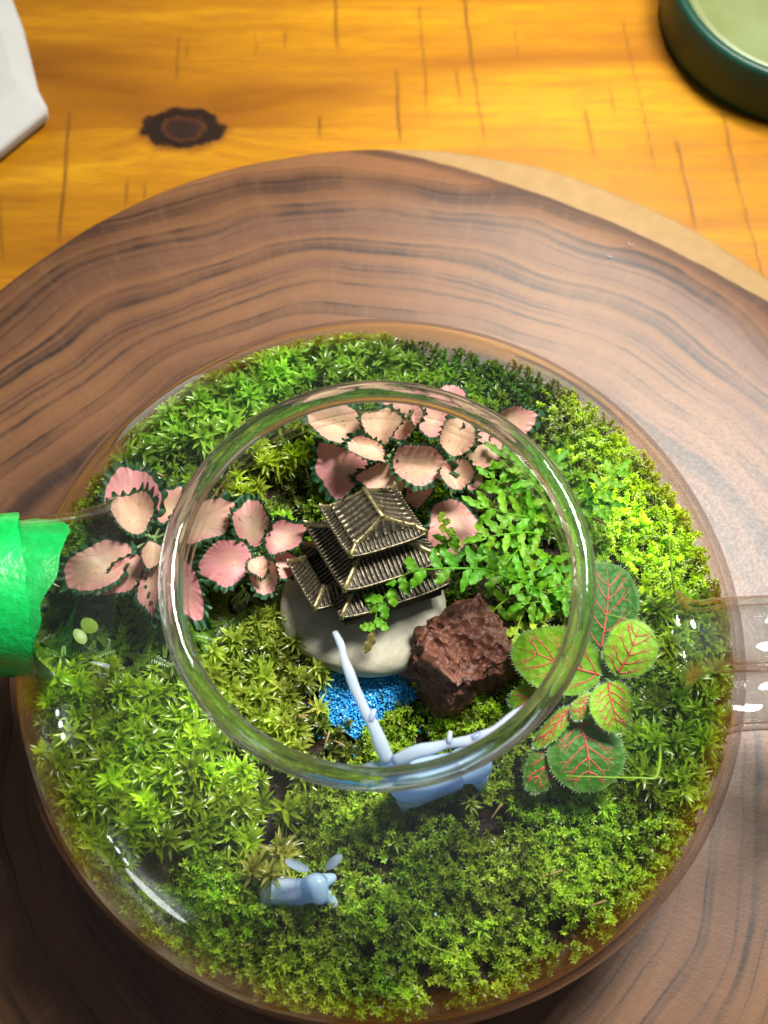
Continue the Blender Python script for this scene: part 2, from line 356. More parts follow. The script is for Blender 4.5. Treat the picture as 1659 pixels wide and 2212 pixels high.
def mat_cloth():
    k = NT('white_weave'); p = k.cm()
    w1 = k.n('ShaderNodeTexWave', i_Vector=p, i_Scale=4.2, i_Distortion=0.6, bands_direction='Y').outputs['Fac']
    w2 = k.n('ShaderNodeTexWave', i_Vector=p, i_Scale=4.2, i_Distortion=0.6, bands_direction='X').outputs['Fac']
    h = k.math('ADD', w1, w2); nz = k.noise(p, 0.8, 3)
    c = k.mix(nz, (0.31, 0.31, 0.295), (0.38, 0.38, 0.36))
    b = k.pbsdf(i_Base_Color=c, i_Roughness=0.8, i_Sheen_Weight=0.2)
    k.t.links.new(k.bump(h, 0.35, 0.0004), b.inputs['Normal']); return k.done(b.outputs[0])
M['cloth'] = mat_cloth()
M['jar'] = mat_simple('dark_green_glaze', (0.002, 0.026, 0.018), (0.003, 0.036, 0.024), 0.5, 0.4, 0.0, spec=0.3)
M['wax'] = mat_simple('pale_green_wax', (0.085, 0.10, 0.024), (0.125, 0.165, 0.072), 0.2, 0.45, 0.05)
def mat_pink():
    k = NT('pink_ruffled_leaf'); p = k.cm(); rho = k.attr('rho', 'Fac'); phi = k.attr('phi', 'Fac'); blush = k.attr('blush', 'Fac')
    nz = k.noise(p, 5.0, 3); nb = k.noise(p, 1.6, 2)
    f = k.math('ADD', rho, k.math('MULTIPLY_ADD', nz, 0.05, -0.025))
    pink = k.mix(nb, (0.74, 0.23, 0.25), (0.80, 0.40, 0.385)); cream = k.mix(nb, (0.60, 0.38, 0.20), (0.78, 0.53, 0.40))
    ctr = k.math('ADD', k.math('MULTIPLY', f, 1.2), k.math('MULTIPLY_ADD', blush, 1.2, -0.85), clamp=True)
    c = k.mix(ctr, cream, pink)
    # pale feather veins that fan out from the base
    vein = k.n('ShaderNodeTexNoise', noise_dimensions='2D', i_Vector=k.n('ShaderNodeCombineXYZ', i_0=k.math('MULTIPLY', phi, 14.0), i_1=k.math('MULTIPLY', rho, 1.2), i_2=0.0).outputs[0], i_Scale=1.0, i_Detail=3).outputs['Fac']
    c = k.mix(k.math('MULTIPLY', k.ramp(vein, [(0.54, (0, 0, 0)), (0.72, (1, 1, 1))]), 0.30), c, (0.58, 0.20, 0.17))
    spot = k.noise(p, 9.0, 1); c = k.mix(k.math('MULTIPLY', k.ramp(spot, [(0.70, (0, 0, 0)), (0.76, (1, 1, 1))]), 0.6), c, (0.20, 0.10, 0.04))
    green = k.mix(nz, (0.012, 0.055, 0.022), (0.035, 0.125, 0.045))
    m = k.ramp(f, [(0.868, (0, 0, 0)), (0.892, (1, 1, 1))]); c = k.mix(m, c, green)
    b = k.pbsdf(i_Base_Color=c, i_Roughness=0.48, i_Specular_IOR_Level=0.4)
    k.t.links.new(k.bump(nz, 0.3, 0.0006), b.inputs['Normal'])
    t = k.n('ShaderNodeBsdfTranslucent'); k.t.links.new(c, t.inputs[0])
    mx = k.n('ShaderNodeMixShader', i_0=0.28); k.t.links.new(b.outputs[0], mx.inputs[1]); k.t.links.new(t.outputs[0], mx.inputs[2])
    return k.done(mx.outputs[0])
M['pink'] = mat_pink()
def mat_green_leaf():
    k = NT('hairy_green_leaf'); p = k.cm(); rho = k.attr('rho', 'Fac'); yel = k.attr('blush', 'Fac')
    nz = k.noise(p, 4.0, 4)
    vor = k.n('ShaderNodeTexVoronoi', i_Vector=p, i_Scale=7.0).outputs['Distance']
    dark = k.mix(nz, (0.018, 0.11, 0.006), (0.045, 0.20, 0.012)); lite = k.mix(nz, (0.20, 0.46, 0.010), (0.34, 0.62, 0.03))
    c = k.mix(yel, dark, lite)
    c = k.mix(k.math('MULTIPLY', k.ramp(rho, [(0.90, (0, 0, 0)), (1.0, (1, 1, 1))]), 0.5), c, (0.20, 0.34, 0.10))
    b = k.pbsdf(i_Base_Color=c, i_Roughness=0.5, i_Specular_IOR_Level=0.28)
    k.t.links.new(k.bump(vor, 0.4, 0.0007), b.inputs['Normal'])
    t = k.n('ShaderNodeBsdfTranslucent'); k.t.links.new(c, t.inputs[0])
    mx = k.n('ShaderNodeMixShader', i_0=0.25); k.t.links.new(b.outputs[0], mx.inputs[1]); k.t.links.new(t.outputs[0], mx.inputs[2])
    return k.done(mx.outputs[0])
M['green_leaf'] = mat_green_leaf()
M['vein'] = mat_simple('red_vein', (0.46, 0.06, 0.045), (0.62, 0.13, 0.10), 4.0, 0.55, spec=0.3)
M['hair'] = mat_simple('white_hair', (0.55, 0.66, 0.45), (0.7, 0.8, 0.6), 3.0, 0.4)
M['stem'] = mat_simple('green_stem', (0.10, 0.20, 0.05), (0.22, 0.30, 0.10), 4.0, 0.5)
M['straw'] = mat_simple('dry_straw', (0.20, 0.12, 0.05), (0.40, 0.27, 0.12), 5.0, 0.7)

# ------------------------------------------------------------------ the setting: table
TZ = -1.6
KN = at(395, 277, TZ); KNOT = (float(KN[0]), float(KN[1]))
M['table'] = mat_table()
marks = [((150, 240), (128, 525), 10), ((274, 385), (270, 450), 8), ((312, 395), (312, 440), 6), ((385, 75), (382, 180), 6), ((405, 95), (402, 130), 6),
         ((722, -20), (730, 110), 9), ((690, 250), (690, 305), 8), ((552, 70), (552, 120), 4), ((615, 60), (615, 110), 4), ((855, 150), (864, 310), 9), ((905, 10), (925, 260), 5), ((983, 150), (998, 225), 8), ((1000, -20), (1022, 150), 10), ((1020, 140), (1048, 310), 7),
         ((1262, 235), (1288, 345), 9), ((1315, 180), (1330, 250), 5), ((1345, 40), (1420, 380), 4), ((1460, 300), (1506, 495), 9), ((1560, 240), (1600, 420), 9), ((1595, 400), (1662, 640), 5), ((-5, 420), (8, 560), 8), ((1110, 60), (1122, 130), 4), ((60, 120), (52, 240), 4)]
gx = np.arange(-15, 16.01, 0.055); gy = np.concatenate([[-40], np.arange(6, 27.01, 0.22), [60]])
gx = np.concatenate([[-60], gx, [60]])
X, Y = np.meshgrid(gx, gy); mk = np.zeros_like(X)
for a, b, w in marks:
    A = at(*a, TZ); B = at(*b, TZ); d = (B - A)[:2]; L = np.linalg.norm(d); d /= L
    s = (X - A[0]) * d[0] + (Y - A[1]) * d[1]; e = (X - A[0]) * d[1] - (Y - A[1]) * d[0]
    w_cm = w / 2 / 80 * 0.85; wob = n2(s, s * 0, 1.5, L) * 0.03
    m = np.clip(1.5 - np.abs(e + wob) / w_cm, 0, 1) * np.clip((s + 0.1) / 0.3, 0, 1) * np.clip((L + 0.1 - s) / 0.5, 0, 1)
    mk = np.maximum(mk, m * (0.75 + 0.25 * n2(X, Y, 2.0, 4)))
Z = TZ - 0.012 * mk
tv = np.stack([X, Y, Z], -1).reshape(-1, 3); tf = grid_faces(len(gy), len(gx))
ny = len(gy)
table = mesh_obj('table_top', tv, tf, M['table'], base=(0, 0, TZ), attrs={'mark': np.clip(mk.ravel(), 0, 1)})
tag(table, 'varnished orange pine table top with dark scrape marks and a knot', 'table', kind='structure')

# ------------------------------------------------------------------ wood slice board
M['board'] = mat_board()
BC = np.array([0.3, 2.1]); BR = 14.2
nt = 220; th = np.linspace(0, 2 * np.pi, nt, endpoint=False)
rb = BR + 0.10 * n2(np.cos(th) * 2.5, np.sin(th) * 2.5, 1, 9) + 0.04 * n2(np.cos(th) * 9, np.sin(th) * 9, 1, 5)
prof = [(0.02, 0.0), (0.3, 0), (0.6, 0), (0.85, 0), (1 - 0.012, 0), (1 - 0.004, -0.05), (1.0, -0.16), (1.0, -1.2), (0.99, TZ + 0.02), (0.02, TZ + 0.02)]
bv = np.array([[BC[0] + r * rb[i] * math.cos(th[i]), BC[1] + r * rb[i] * math.sin(th[i]), z] for r, z in prof for i in range(nt)])
bf = [tuple(q) for q in grid_faces(len(prof), nt, True)] + [tuple(range(nt - 1, -1, -1)), tuple(range((len(prof) - 1) * nt, len(prof) * nt))]
board = mesh_obj('wood_slice_board', bv, bf, M['board'], base=(BC[0], BC[1], TZ))
tag(board, 'round dark walnut wood slice board with growth rings under the glass pot', 'board')

# ------------------------------------------------------------------ glass teapot
R0, B0, ZC = 7.62, 4.2, 4.2
RZ = 8.60; RC = 3.74; RT_ = 0.215                      # rim tube
def shell_profile(off):
    R, b = R0 - off, B0 - off
    a0 = -math.asin(min(1, 4.05 / b)); pts = [(0.01, ZC + b * math.sin(a0))]
    pts += [(R * math.cos(a0) * f, ZC + b * math.sin(a0)) for f in (0.4, 0.8, 1.0)]
    nr = 3.52 - off * 0.5
    a1 = math.acos(nr / R) - 0.03
    pts += [(R * math.cos(a), ZC + b * math.sin(a)) for a in np.linspace(a0, a1, 64)[1:]]
    zt = pts[-1][1]
    for f in np.linspace(0, 1, 10)[1:]:
        pts.append((nr + 0.03 + (pts[-1][0] - nr - 0.03) * 0.35 + 0.10 * f * f, zt + 0.05 + (RZ - zt - 0.12) * f))
    return pts
teapot = thing('glass_teapot', (0, 0, 0.0), 'round clear glass teapot without lid, planted with moss, on the wood slice', 'teapot')
v, f = lathe(shell_profile(0.0), 160); mesh_obj('body', v, f, M['glass'], teapot)
bodyi_v, bodyi_f = lathe(shell_profile(0.17)[1:], 160)
mesh_obj('inner_wall', bodyi_v, bodyi_f, M['glass_in'], teapot)
t = np.linspace(0, 2 * np.pi, 161)[:-1]; s = np.linspace(0, 2 * np.pi, 25)[:-1]
wv = 0.02 * np.sin(2 * t + 0.7)
rv = np.array([[(RC + RT_ * math.cos(q)) * math.cos(a), (RC + RT_ * math.cos(q)) * math.sin(a), RZ + wv[i] + RT_ * 0.95 * math.sin(q)] for i, a in enumerate(t) for q in s])
i, j = np.meshgrid(np.arange(160), np.arange(24), indexing='ij'); i2 = (i + 1) % 160; j2 = (j + 1) % 24
mesh_obj('rim', rv, np.stack([i * 24 + j, i2 * 24 + j, i2 * 24 + j2, i * 24 + j2], -1).reshape(-1, 4), M['glass_rim'], teapot)
# handle: a hollow tube that leaves the shoulder, runs out to the right and comes back low
HY = at(1490, 1380, 6.75)[1]
hp = spline([(5.75, HY, 6.72), (6.5, HY, 6.95), (7.6, HY, 7.10), (8.9, HY, 6.9), (9.9, HY, 6.0), (10.2, HY, 4.6), (9.6, HY, 3.3), (8.6, HY, 2.75), (7.25, HY, 2.75)], 70)
hr = np.full(70, 0.72); hr[:9] = np.array([0.93, 0.97, 0.90, 0.80, 0.73, 0.71, 0.70, 0.71, 0.72]); hr[-6:] = [0.73, 0.75, 0.78, 0.83, 0.88, 0.9]
v, f = tube(hp, hr, 36, caps=False); handle = mesh_obj('handle', v, f, M['glass_handle'], teapot)
v, f = tube(hp, hr - 0.15, 36, caps=False); mesh_obj('inner_surface', v, [q_[::-1] for q_ in f], M['glass_handle'], handle)
# spout at the left, wrapped with green tape
SP0 = at(165, 1298, 5.2); SPd = unit((-1.0, -0.03, 0.30))
sp = np.array([SP0 + SPd * q for q in np.linspace(-0.6, 6.0, 34)])
sr = 1.72 - 0.10 * np.linspace(-0.6, 6, 34) + 0.45 * np.exp(-np.linspace(0, 6.6, 34) * 1.5)
v, f = tube(sp, sr, 48, caps=False); spout = mesh_obj('spout', v, f, M['glass_tube'], teapot)
q = np.linspace(0, 1, 40); tp = np.array([SP0 + SPd * (0.58 + 5.2 * x) for x in q]); tr_ = np.interp(0.58 + 5.2 * q, np.linspace(-0.6, 6.0, 34), sr) - 0.07
tv_, tf_ = tube(tp, tr_, 72, caps=True)
ang_ = np.tile(np.linspace(0, 2 * np.pi, 72, endpoint=False), 40); near_ = np.repeat(1 - q, 72) ** 3
tv_ = tv_ + SPd * (-near_ * (0.35 * vn(np.stack([np.cos(ang_) * 1.6, np.sin(ang_) * 1.6, 0 * ang_], -1)) + 0.10 * vn(np.stack([np.cos(ang_) * 5, np.sin(ang_) * 5, 0 * ang_ + 3], -1))))[:, None]
tf_ = [f_ for f_ in tf_ if len(f_) == 4 or min(f_) > 0]
tv_ = tv_ + 0.06 * np.stack([0 * tv_[:, 0], vn(tv_ * 2.3), vn(tv_ * 2.3 + 7)], -1)
tape = mesh_obj('green_tape', tv_, tf_, M['tape'], teapot); tape['label'] = 'bright green tape lining that seals the spout'
# the tape's overlapping edge
ov = np.array([SP0 + SPd * (1.5 + 0.02 * x) for x in range(60)]); 
lv, lf = tube(np.array([SP0 + SPd * x for x in np.linspace(0.95, 5.9, 20)]), np.interp(np.linspace(0.95, 5.9, 20), np.linspace(-0.6, 6.0, 34), sr) + 0.03, 72, caps=False)
la_ = np.tile(np.linspace(0, 2 * np.pi, 72, endpoint=False), 20); lv = lv + SPd * (np.repeat(np.linspace(1, 0, 20), 72) * (0.35 * np.sin(la_ + 0.6) + 0.05 * vn(lv * 3)))[:, None] + 0.03 * np.stack([vn(lv * 1.5), vn(lv * 1.5 + 4), vn(lv * 1.5 + 8)], -1)
mesh_obj('tape_flap', lv, lf, M['tape'], tape)
# condensation drops on the inside of the wall, lower left
Ri, Bi = R0 - 0.19, B0 - 0.19; dv, df = [], []
for _ in range(330):
    px, py = (random.gauss(215, 70), random.gauss(1840, 130)) if random.random() < 0.55 else (random.gauss(330, 80), random.gauss(2000, 60))
    if random.random() < 0.12: px, py = random.uniform(1430, 1520), random.uniform(1360, 1500)
    d = FW + (px - PW / 2) / FPX * RT - (py - PH / 2) / FPX * UP
    k = np.array([1 / Ri, 1 / Ri, 1 / Bi]); o = (CAM - np.array([0, 0, ZC])) * k; dd = d * k
    A, Bq, C = dd @ dd, 2 * o @ dd, o @ o - 1; D = Bq * Bq - 4 * A * C
    if D <= 0: continue
    P = CAM + d * ((-Bq - math.sqrt(D)) / (2 * A)); N = unit((P - np.array([0, 0, ZC])) * k * k)
    if P[2] < 4.0: continue
    r = random.choice((0.018, 0.022, 0.03, 0.04)) * random.uniform(0.8, 1.3); b1 = unit(np.cross(N, (0, 0, 1))); b2 = np.cross(N, b1)
    for ring in range(3):
        for a in range(8):
            w = ring / 2 * math.pi / 2; dv.append(P + 0.012 * N + r * math.cos(w) * (b1 * math.cos(a * math.pi / 4) + 1.2 * b2 * math.sin(a * math.pi / 4)) - N * r * 0.8 * math.sin(w))
    m = len(dv) - 24
    df += [(m + q_ * 8 + a, m + q_ * 8 + (a + 1) % 8, m + q_ * 8 + 8 + (a + 1) % 8, m + q_ * 8 + 8 + a) for q_ in range(2) for a in range(8)]
o = mesh_obj('condensation', np.array(dv), df, M['drop'], teapot); tag(o, 'tiny water drops on the inside of the glass', kind='stuff')

# ------------------------------------------------------------------ soil
def soil_z(x, y):
    r = np.hypot(x, y)
    return 3.95 + 0.16 * n2(x, y, 0.55, 1) + 0.07 * n2(x, y, 1.9, 2) - 0.20 * np.clip((r - 5.6) / 1.7, 0, 1) + 0.15 * np.clip((y - 1) / 5, 0, 1)
rr_ = np.linspace(0.02, 7.30, 70); tt = np.linspace(0, 2 * np.pi, 180, endpoint=False)
Rg, Tg = np.meshgrid(rr_, tt, indexing='ij'); sx, sy = Rg * np.cos(Tg), Rg * np.sin(Tg)
sz = soil_z(sx, sy) + 0.05 * vn(np.stack([sx * 5, sy * 5, 0 * sx], -1)); top = np.stack([sx, sy, sz], -1).reshape(-1, 3)
low = []
for zz in (3.2, 2.5, 1.8, 1.2, 0.75, 0.5):
    rz = (R0 - 0.24) * math.sqrt(max(0.02, 1 - ((zz - ZC) / (B0 - 0.2)) ** 2)); low.append(np.stack([rz * np.cos(tt), rz * np.sin(tt), np.full_like(tt, zz)], -1))
sv = np.vstack([top] + low); sf = grid_faces(70 + 6, 180, True)
soil = mesh_obj('soil', sv, sf, M['soil'], base=(0, 0, 0.3)); tag(soil, 'dark brown soil filling the lower half of the pot', 'soil', kind='stuff')

# ------------------------------------------------------------------ moss
def leaf_tmpl(L, W, curl=0.3, fold=0.25, rows=(0.0, 0.35, 0.7), wid=(0.45, 1.0, 0.6)):
    v, t = [], []
    for a, w in zip(rows, wid):
        x = L * a; z = -curl * L * a * a
        v += [(x, -W / 2 * w, z + fold * W * w), (x, 0, z), (x, W / 2 * w, z + fold * W * w)]; t += [a] * 3
    v.append((L, 0, -curl * L)); t.append(1.0); n = len(rows)
    f = []
    for i in range(n - 1):
        for j in (0, 1):
            a = i * 3 + j; f += [(a, a + 3, a + 4), (a, a + 4, a + 1)]
    a = (n - 1) * 3; f += [(a, a + 3, a + 1), (a + 1, a + 3, a + 2)]
    return np.array(v, float), np.array(f), np.array(t)
def shoot_tmpl(seed, nleaf, H, L, W, top_el=72, bot_el=-5, start=0.25, curl=0.3, rows=((0.0, 0.35, 0.7), (0.45, 1.0, 0.6)), lean=0.12, stem=0.012):
    r = np.random.default_rng(seed); V, F, T = [], [], []; o = 0
    bend = r.uniform(-lean, lean, 2)
    def axis(h): return np.array([bend[0] * h * h / H, bend[1] * h * h / H, h])
    for k in range(nleaf):
        u = k / max(1, nleaf - 1); h = H * (start + (1 - start) * u ** 0.8)
        el = math.radians(bot_el + (top_el - bot_el) * u ** 1.6 + r.normal(0, 9)); az = k * 2.39996 + r.normal(0, 0.25)
        l = L * (0.8 + 0.35 * math.sin(math.pi * min(1, u * 0.95 + 0.1))) * r.uniform(0.85, 1.12)
        v, f, t = leaf_tmpl(l, W * r.uniform(0.85, 1.15), curl + r.normal(0, 0.08), 0.22, *rows)
        ce, se = math.cos(el), math.sin(el)
        v = np.stack([v[:, 0] * ce - v[:, 2] * se, v[:, 1], v[:, 0] * se + v[:, 2] * ce], -1)
        ca, sa = math.cos(az), math.sin(az); v = np.stack([v[:, 0] * ca - v[:, 1] * sa, v[:, 0] * sa + v[:, 1] * ca, v[:, 2]], -1) + axis(h)
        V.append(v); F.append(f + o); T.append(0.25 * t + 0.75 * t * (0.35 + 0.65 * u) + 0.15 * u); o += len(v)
    # three-sided stem
    sv = []
    for h in (0, H * 0.5, H * 0.98):
        for a in range(3): sv.append(axis(h) + stem * np.array([math.cos(a * 2.1), math.sin(a * 2.1), 0]))
    sf = [(i * 3 + a, i * 3 + (a + 1) % 3, i * 3 + 3 + (a + 1) % 3) for i in range(2) for a in range(3)] + [(i * 3 + a, i * 3 + 3 + (a + 1) % 3, i * 3 + 3 + a) for i in range(2) for a in range(3)]
    V.append(np.array(sv)); F.append(np.array(sf) + o); T.append(np.full(9, 0.1))
    return np.vstack(V), np.vstack(F), np.concatenate(T)
def feather_tmpl(seed, n, H, L, W):
    r = np.random.default_rng(seed); V, F, T = [], [], []; o = 0
    for k in range(n):
        u = k / (n - 1); x = H * u; z = 0.30 * H * math.sin(u * 1.7) - 0.05 * H * u
        for sd in (-1, 1):
            l = L * (1.05 - 0.75 * u) * r.uniform(0.85, 1.1); v, f, t = leaf_tmpl(l, W, 0.2, 0.2, (0.0, 0.5), (0.6, 1.0))
            az = sd * math.radians(62 + r.normal(0, 8)); ca, sa = math.cos(az), math.sin(az)
            v = np.stack([v[:, 0] * ca - v[:, 1] * sa + x, v[:, 0] * sa + v[:, 1] * ca, v[:, 2] + z + 0.15 * abs(v[:, 0])], -1)
            V.append(v); F.append(f + o); T.append(0.2 + 0.5 * t + 0.3 * u); o += len(v)
    return np.vstack(V), np.vstack(F), np.concatenate(T)

def tilt_mats(n, maxtilt, r, dirs=None, bias=0.0):
    az = r.uniform(0, 2 * np.pi, n); ti = np.abs(r.normal(0, maxtilt, n)); ta = r.uniform(0, 2 * np.pi, n)
    ax = np.stack([-np.sin(ta), np.cos(ta), 0 * ta], -1); c, s = np.cos(ti), np.sin(ti)
    K = np.zeros((n, 3, 3)); K[:, 0, 1] = -ax[:, 2]; K[:, 0, 2] = ax[:, 1]; K[:, 1, 0] = ax[:, 2]; K[:, 1, 2] = -ax[:, 0]; K[:, 2, 0] = -ax[:, 1]; K[:, 2, 1] = ax[:, 0]
    Rt = np.eye(3) + s[:, None, None] * K + (1 - c)[:, None, None] * (K @ K)
    Zr = np.zeros((n, 3, 3)); Zr[:, 0, 0] = np.cos(az); Zr[:, 0, 1] = -np.sin(az); Zr[:, 1, 0] = np.sin(az); Zr[:, 1, 1] = np.cos(az); Zr[:, 2, 2] = 1
    return Rt @ Zr
def grow(name, pos, scale, tmpls, mat, c_lo, c_hi, label, tilt=0.3, cvar=0.27, seed=1, yellow=None):
    r = np.random.default_rng(seed); n = len(pos); which = r.integers(0, len(tmpls), n)
    V, F, C = [], [], []; o = 0; c_lo, c_hi = np.array(c_lo), np.array(c_hi)
    for k, (tv, tf, tt) in enumerate(tmpls):
        idx = np.where(which == k)[0]; m = len(idx)
        if not m: continue
        Rm = tilt_mats(m, tilt, r)
        P = np.einsum('mij,nj->mni', Rm, tv) * scale[idx][:, None, None] + pos[idx][:, None, :]
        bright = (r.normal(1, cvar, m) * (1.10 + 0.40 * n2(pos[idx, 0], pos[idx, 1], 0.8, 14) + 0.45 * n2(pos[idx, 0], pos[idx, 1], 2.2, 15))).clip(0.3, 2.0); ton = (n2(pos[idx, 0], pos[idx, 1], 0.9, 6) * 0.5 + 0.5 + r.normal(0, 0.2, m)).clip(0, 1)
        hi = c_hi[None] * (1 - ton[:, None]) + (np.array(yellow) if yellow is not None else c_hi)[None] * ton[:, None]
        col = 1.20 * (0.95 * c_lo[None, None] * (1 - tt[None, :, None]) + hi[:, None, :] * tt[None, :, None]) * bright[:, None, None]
        V.append(P.reshape(-1, 3)); C.append(col.reshape(-1, 3)); F.append((tf[None] + (np.arange(m) * len(tv))[:, None, None]).reshape(-1, 3) + o); o += m * len(tv)
    V = np.vstack(V); C = np.vstack(C); F = np.vstack(F)
    # keep every tip inside the inner wall
    q = np.stack([V[:, 0] / (R0 - 0.24), V[:, 1] / (R0 - 0.24), (V[:, 2] - ZC) / (B0 - 0.24)], -1); e = np.linalg.norm(q, axis=1); w = e > 1
    V[w, 0] /= e[w]; V[w, 1] /= e[w]; V[w, 2] = ZC + (V[w, 2] - ZC) / e[w]
    ob = mesh_obj(name, V, F, mat, base=(0, 0, 3.9), cols=C, smooth=False); return tag(ob, label, 'moss', kind='stuff')

def scatter(step, jit, seed):
    r = np.random.default_rng(seed); g = np.arange(-7.4, 7.4, step); x, y = np.meshgrid(g, g); x = x.ravel() + r.uniform(-jit, jit, x.size) * step; y = y.ravel() + r.uniform(-jit, jit, y.size) * step
    k = np.hypot(x, y) < 7.28; x, y = x[k], y[k]; z = soil_z(x, y)
    return np.stack([x, y, z], -1)
REG = {
 'star_back': [(400, 800), (560, 715), (700, 690), (835, 700), (860, 800), (700, 815), (560, 865), (480, 940), (420, 1010), (330, 1000), (230, 1030), (200, 1080), (300, 900)],
 'dark_back': [(840, 690), (960, 700), (1100, 750), (1260, 860), (1200, 930), (1060, 860), (930, 800), (860, 800)],
 'cushion': [(1150, 905), (1240, 860), (1330, 890), (1430, 960), (1520, 1080), (1580, 1220), (1570, 1290), (1440, 1310), (1330, 1300), (1285, 1180), (1240, 1030)],
 'inside_back': [(430, 1020), (520, 930), (660, 870), (700, 950), (680, 1060), (560, 1110), (450, 1110)],
 'feather': [(60, 1290), (420, 1270), (640, 1250), (640, 1400), (560, 1450), (300, 1450), (120, 1470), (30, 1430)],
 'star_left': [(20, 1450), (300, 1430), (420, 1470), (560, 1640), (700, 1700), (640, 1800), (560, 1850), (420, 1830), (300, 1900), (120, 1850), (40, 1650)],
 'star_inside': [(440, 1420), (600, 1330), (700, 1360), (705, 1480), (690, 1560), (640, 1650), (560, 1620), (480, 1540)],
 'star_right': [(1390, 1320), (1470, 1290), (1580, 1320), (1620, 1480), (1590, 1640), (1500, 1740), (1380, 1740), (1330, 1620), (1420, 1450)],
 'bare': [(990, 1000), (1130, 1010), (1230, 1100), (1250, 1400), (1110, 1400), (960, 1290), (960, 1180)],
 'sand': [(690, 1440), (890, 1430), (935, 1475), (900, 1510), (830, 1550), (770, 1600), (720, 1570), (690, 1520)],
 'rock': [(900, 1390), (960, 1310), (1040, 1330), (1100, 1400), (1090, 1480), (1040, 1530), (900, 1470)],
 'stone': [(620, 1240), (700, 1180), (900, 1180), (950, 1290), (920, 1400), (800, 1440), (690, 1410)],
 'soil_spot': [(560, 1050), (690, 1000), (700, 1150), (600, 1130)],
 'soil_spot2': [(280, 1830), (380, 1840), (400, 1900), (330, 1920)],
 'soil_spot3': [(650, 1540), (780, 1580), (790, 1660), (680, 1650), (630, 1600)],
}
def region(P, lift=0.35):
    px = pix(P + np.array([0, 0, lift])); return {k: in_poly(px, v) for k, v in REG.items()}, px

big_t = [shoot_tmpl(20 + i, 30, 0.80, 0.29 + 0.02 * (i % 3), 0.082 + 0.012 * (i % 2), 80, -18, 0.22, 0.32 + 0.06 * (i % 3)) for i in range(6)]
mid_t = [shoot_tmpl(40 + i, 22, 0.50, 0.17, 0.062, 76, 0, 0.15, 0.3, ((0.0, 0.4), (0.5, 1.0))) for i in range(4)]
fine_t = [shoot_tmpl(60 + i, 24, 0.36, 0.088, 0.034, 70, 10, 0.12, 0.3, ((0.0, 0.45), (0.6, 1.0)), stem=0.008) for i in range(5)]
cush_t = [shoot_tmpl(80 + i, 34, 0.40, 0.085, 0.036, 55, 5, 0.10, 0.55, ((0.0, 0.45), (0.6, 1.0)), lean=0.5, stem=0.012) for i in range(5)]
fea_t = [feather_tmpl(90 + i, 15, 0.62, 0.15, 0.045) for i in range(4)]

# large star moss
P = scatter(0.205, 0.55, 11); G, px = region(P)
r11 = np.random.default_rng(5); u = r11.random(len(P))
blk = G['stone'] | G['rock'] | G['sand'] | G['bare']
hol = n2(P[:, 0], P[:, 1], 1.0, 17) + 0.5 * n2(P[:, 0], P[:, 1], 2.6, 18)
sel = (G['star_left'] & (u < 0.84) & (hol < 0.50)) & ~blk & ~G['soil_spot2']
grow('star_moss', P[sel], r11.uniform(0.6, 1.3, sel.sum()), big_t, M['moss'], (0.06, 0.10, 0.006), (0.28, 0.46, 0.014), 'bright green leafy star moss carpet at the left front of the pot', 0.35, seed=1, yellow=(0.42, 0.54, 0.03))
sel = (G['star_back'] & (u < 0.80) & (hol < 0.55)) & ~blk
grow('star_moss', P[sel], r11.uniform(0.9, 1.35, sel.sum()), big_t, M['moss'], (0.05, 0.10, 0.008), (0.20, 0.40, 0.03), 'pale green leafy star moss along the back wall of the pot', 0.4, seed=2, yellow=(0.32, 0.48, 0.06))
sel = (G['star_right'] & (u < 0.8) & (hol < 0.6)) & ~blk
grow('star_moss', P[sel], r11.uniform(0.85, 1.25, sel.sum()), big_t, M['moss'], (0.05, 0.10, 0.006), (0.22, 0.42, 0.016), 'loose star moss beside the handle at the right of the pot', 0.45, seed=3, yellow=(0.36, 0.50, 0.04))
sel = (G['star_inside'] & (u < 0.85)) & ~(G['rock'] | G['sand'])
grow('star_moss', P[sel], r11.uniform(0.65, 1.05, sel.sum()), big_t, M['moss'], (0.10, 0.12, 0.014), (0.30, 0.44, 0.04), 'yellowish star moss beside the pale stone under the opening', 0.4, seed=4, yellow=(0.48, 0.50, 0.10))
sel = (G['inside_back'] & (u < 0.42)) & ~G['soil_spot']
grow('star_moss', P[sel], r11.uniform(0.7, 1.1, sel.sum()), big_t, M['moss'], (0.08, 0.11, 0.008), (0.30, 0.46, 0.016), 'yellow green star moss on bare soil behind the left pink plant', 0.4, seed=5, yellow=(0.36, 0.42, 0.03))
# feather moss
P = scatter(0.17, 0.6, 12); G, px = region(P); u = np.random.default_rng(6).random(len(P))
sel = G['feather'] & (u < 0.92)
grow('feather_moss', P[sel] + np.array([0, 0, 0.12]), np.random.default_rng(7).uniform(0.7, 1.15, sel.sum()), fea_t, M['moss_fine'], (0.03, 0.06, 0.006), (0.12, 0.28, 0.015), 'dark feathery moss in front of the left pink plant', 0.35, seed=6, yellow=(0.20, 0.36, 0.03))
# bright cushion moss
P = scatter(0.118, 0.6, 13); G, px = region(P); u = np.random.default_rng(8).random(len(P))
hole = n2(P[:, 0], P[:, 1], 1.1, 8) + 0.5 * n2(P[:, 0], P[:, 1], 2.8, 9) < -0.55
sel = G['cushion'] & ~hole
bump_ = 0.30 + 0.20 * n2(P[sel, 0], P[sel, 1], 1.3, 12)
grow('cushion_moss', P[sel] + np.stack([0 * bump_, 0 * bump_, bump_], -1), np.random.default_rng(9).uniform(0.75, 1.2, sel.sum()), cush_t, M['moss_fine'], (0.12, 0.20, 0.006), (0.38, 0.60, 0.010), 'bright yellow green cushion moss at the right back of the pot', 0.5, seed=7, yellow=(0.56, 0.70, 0.014))
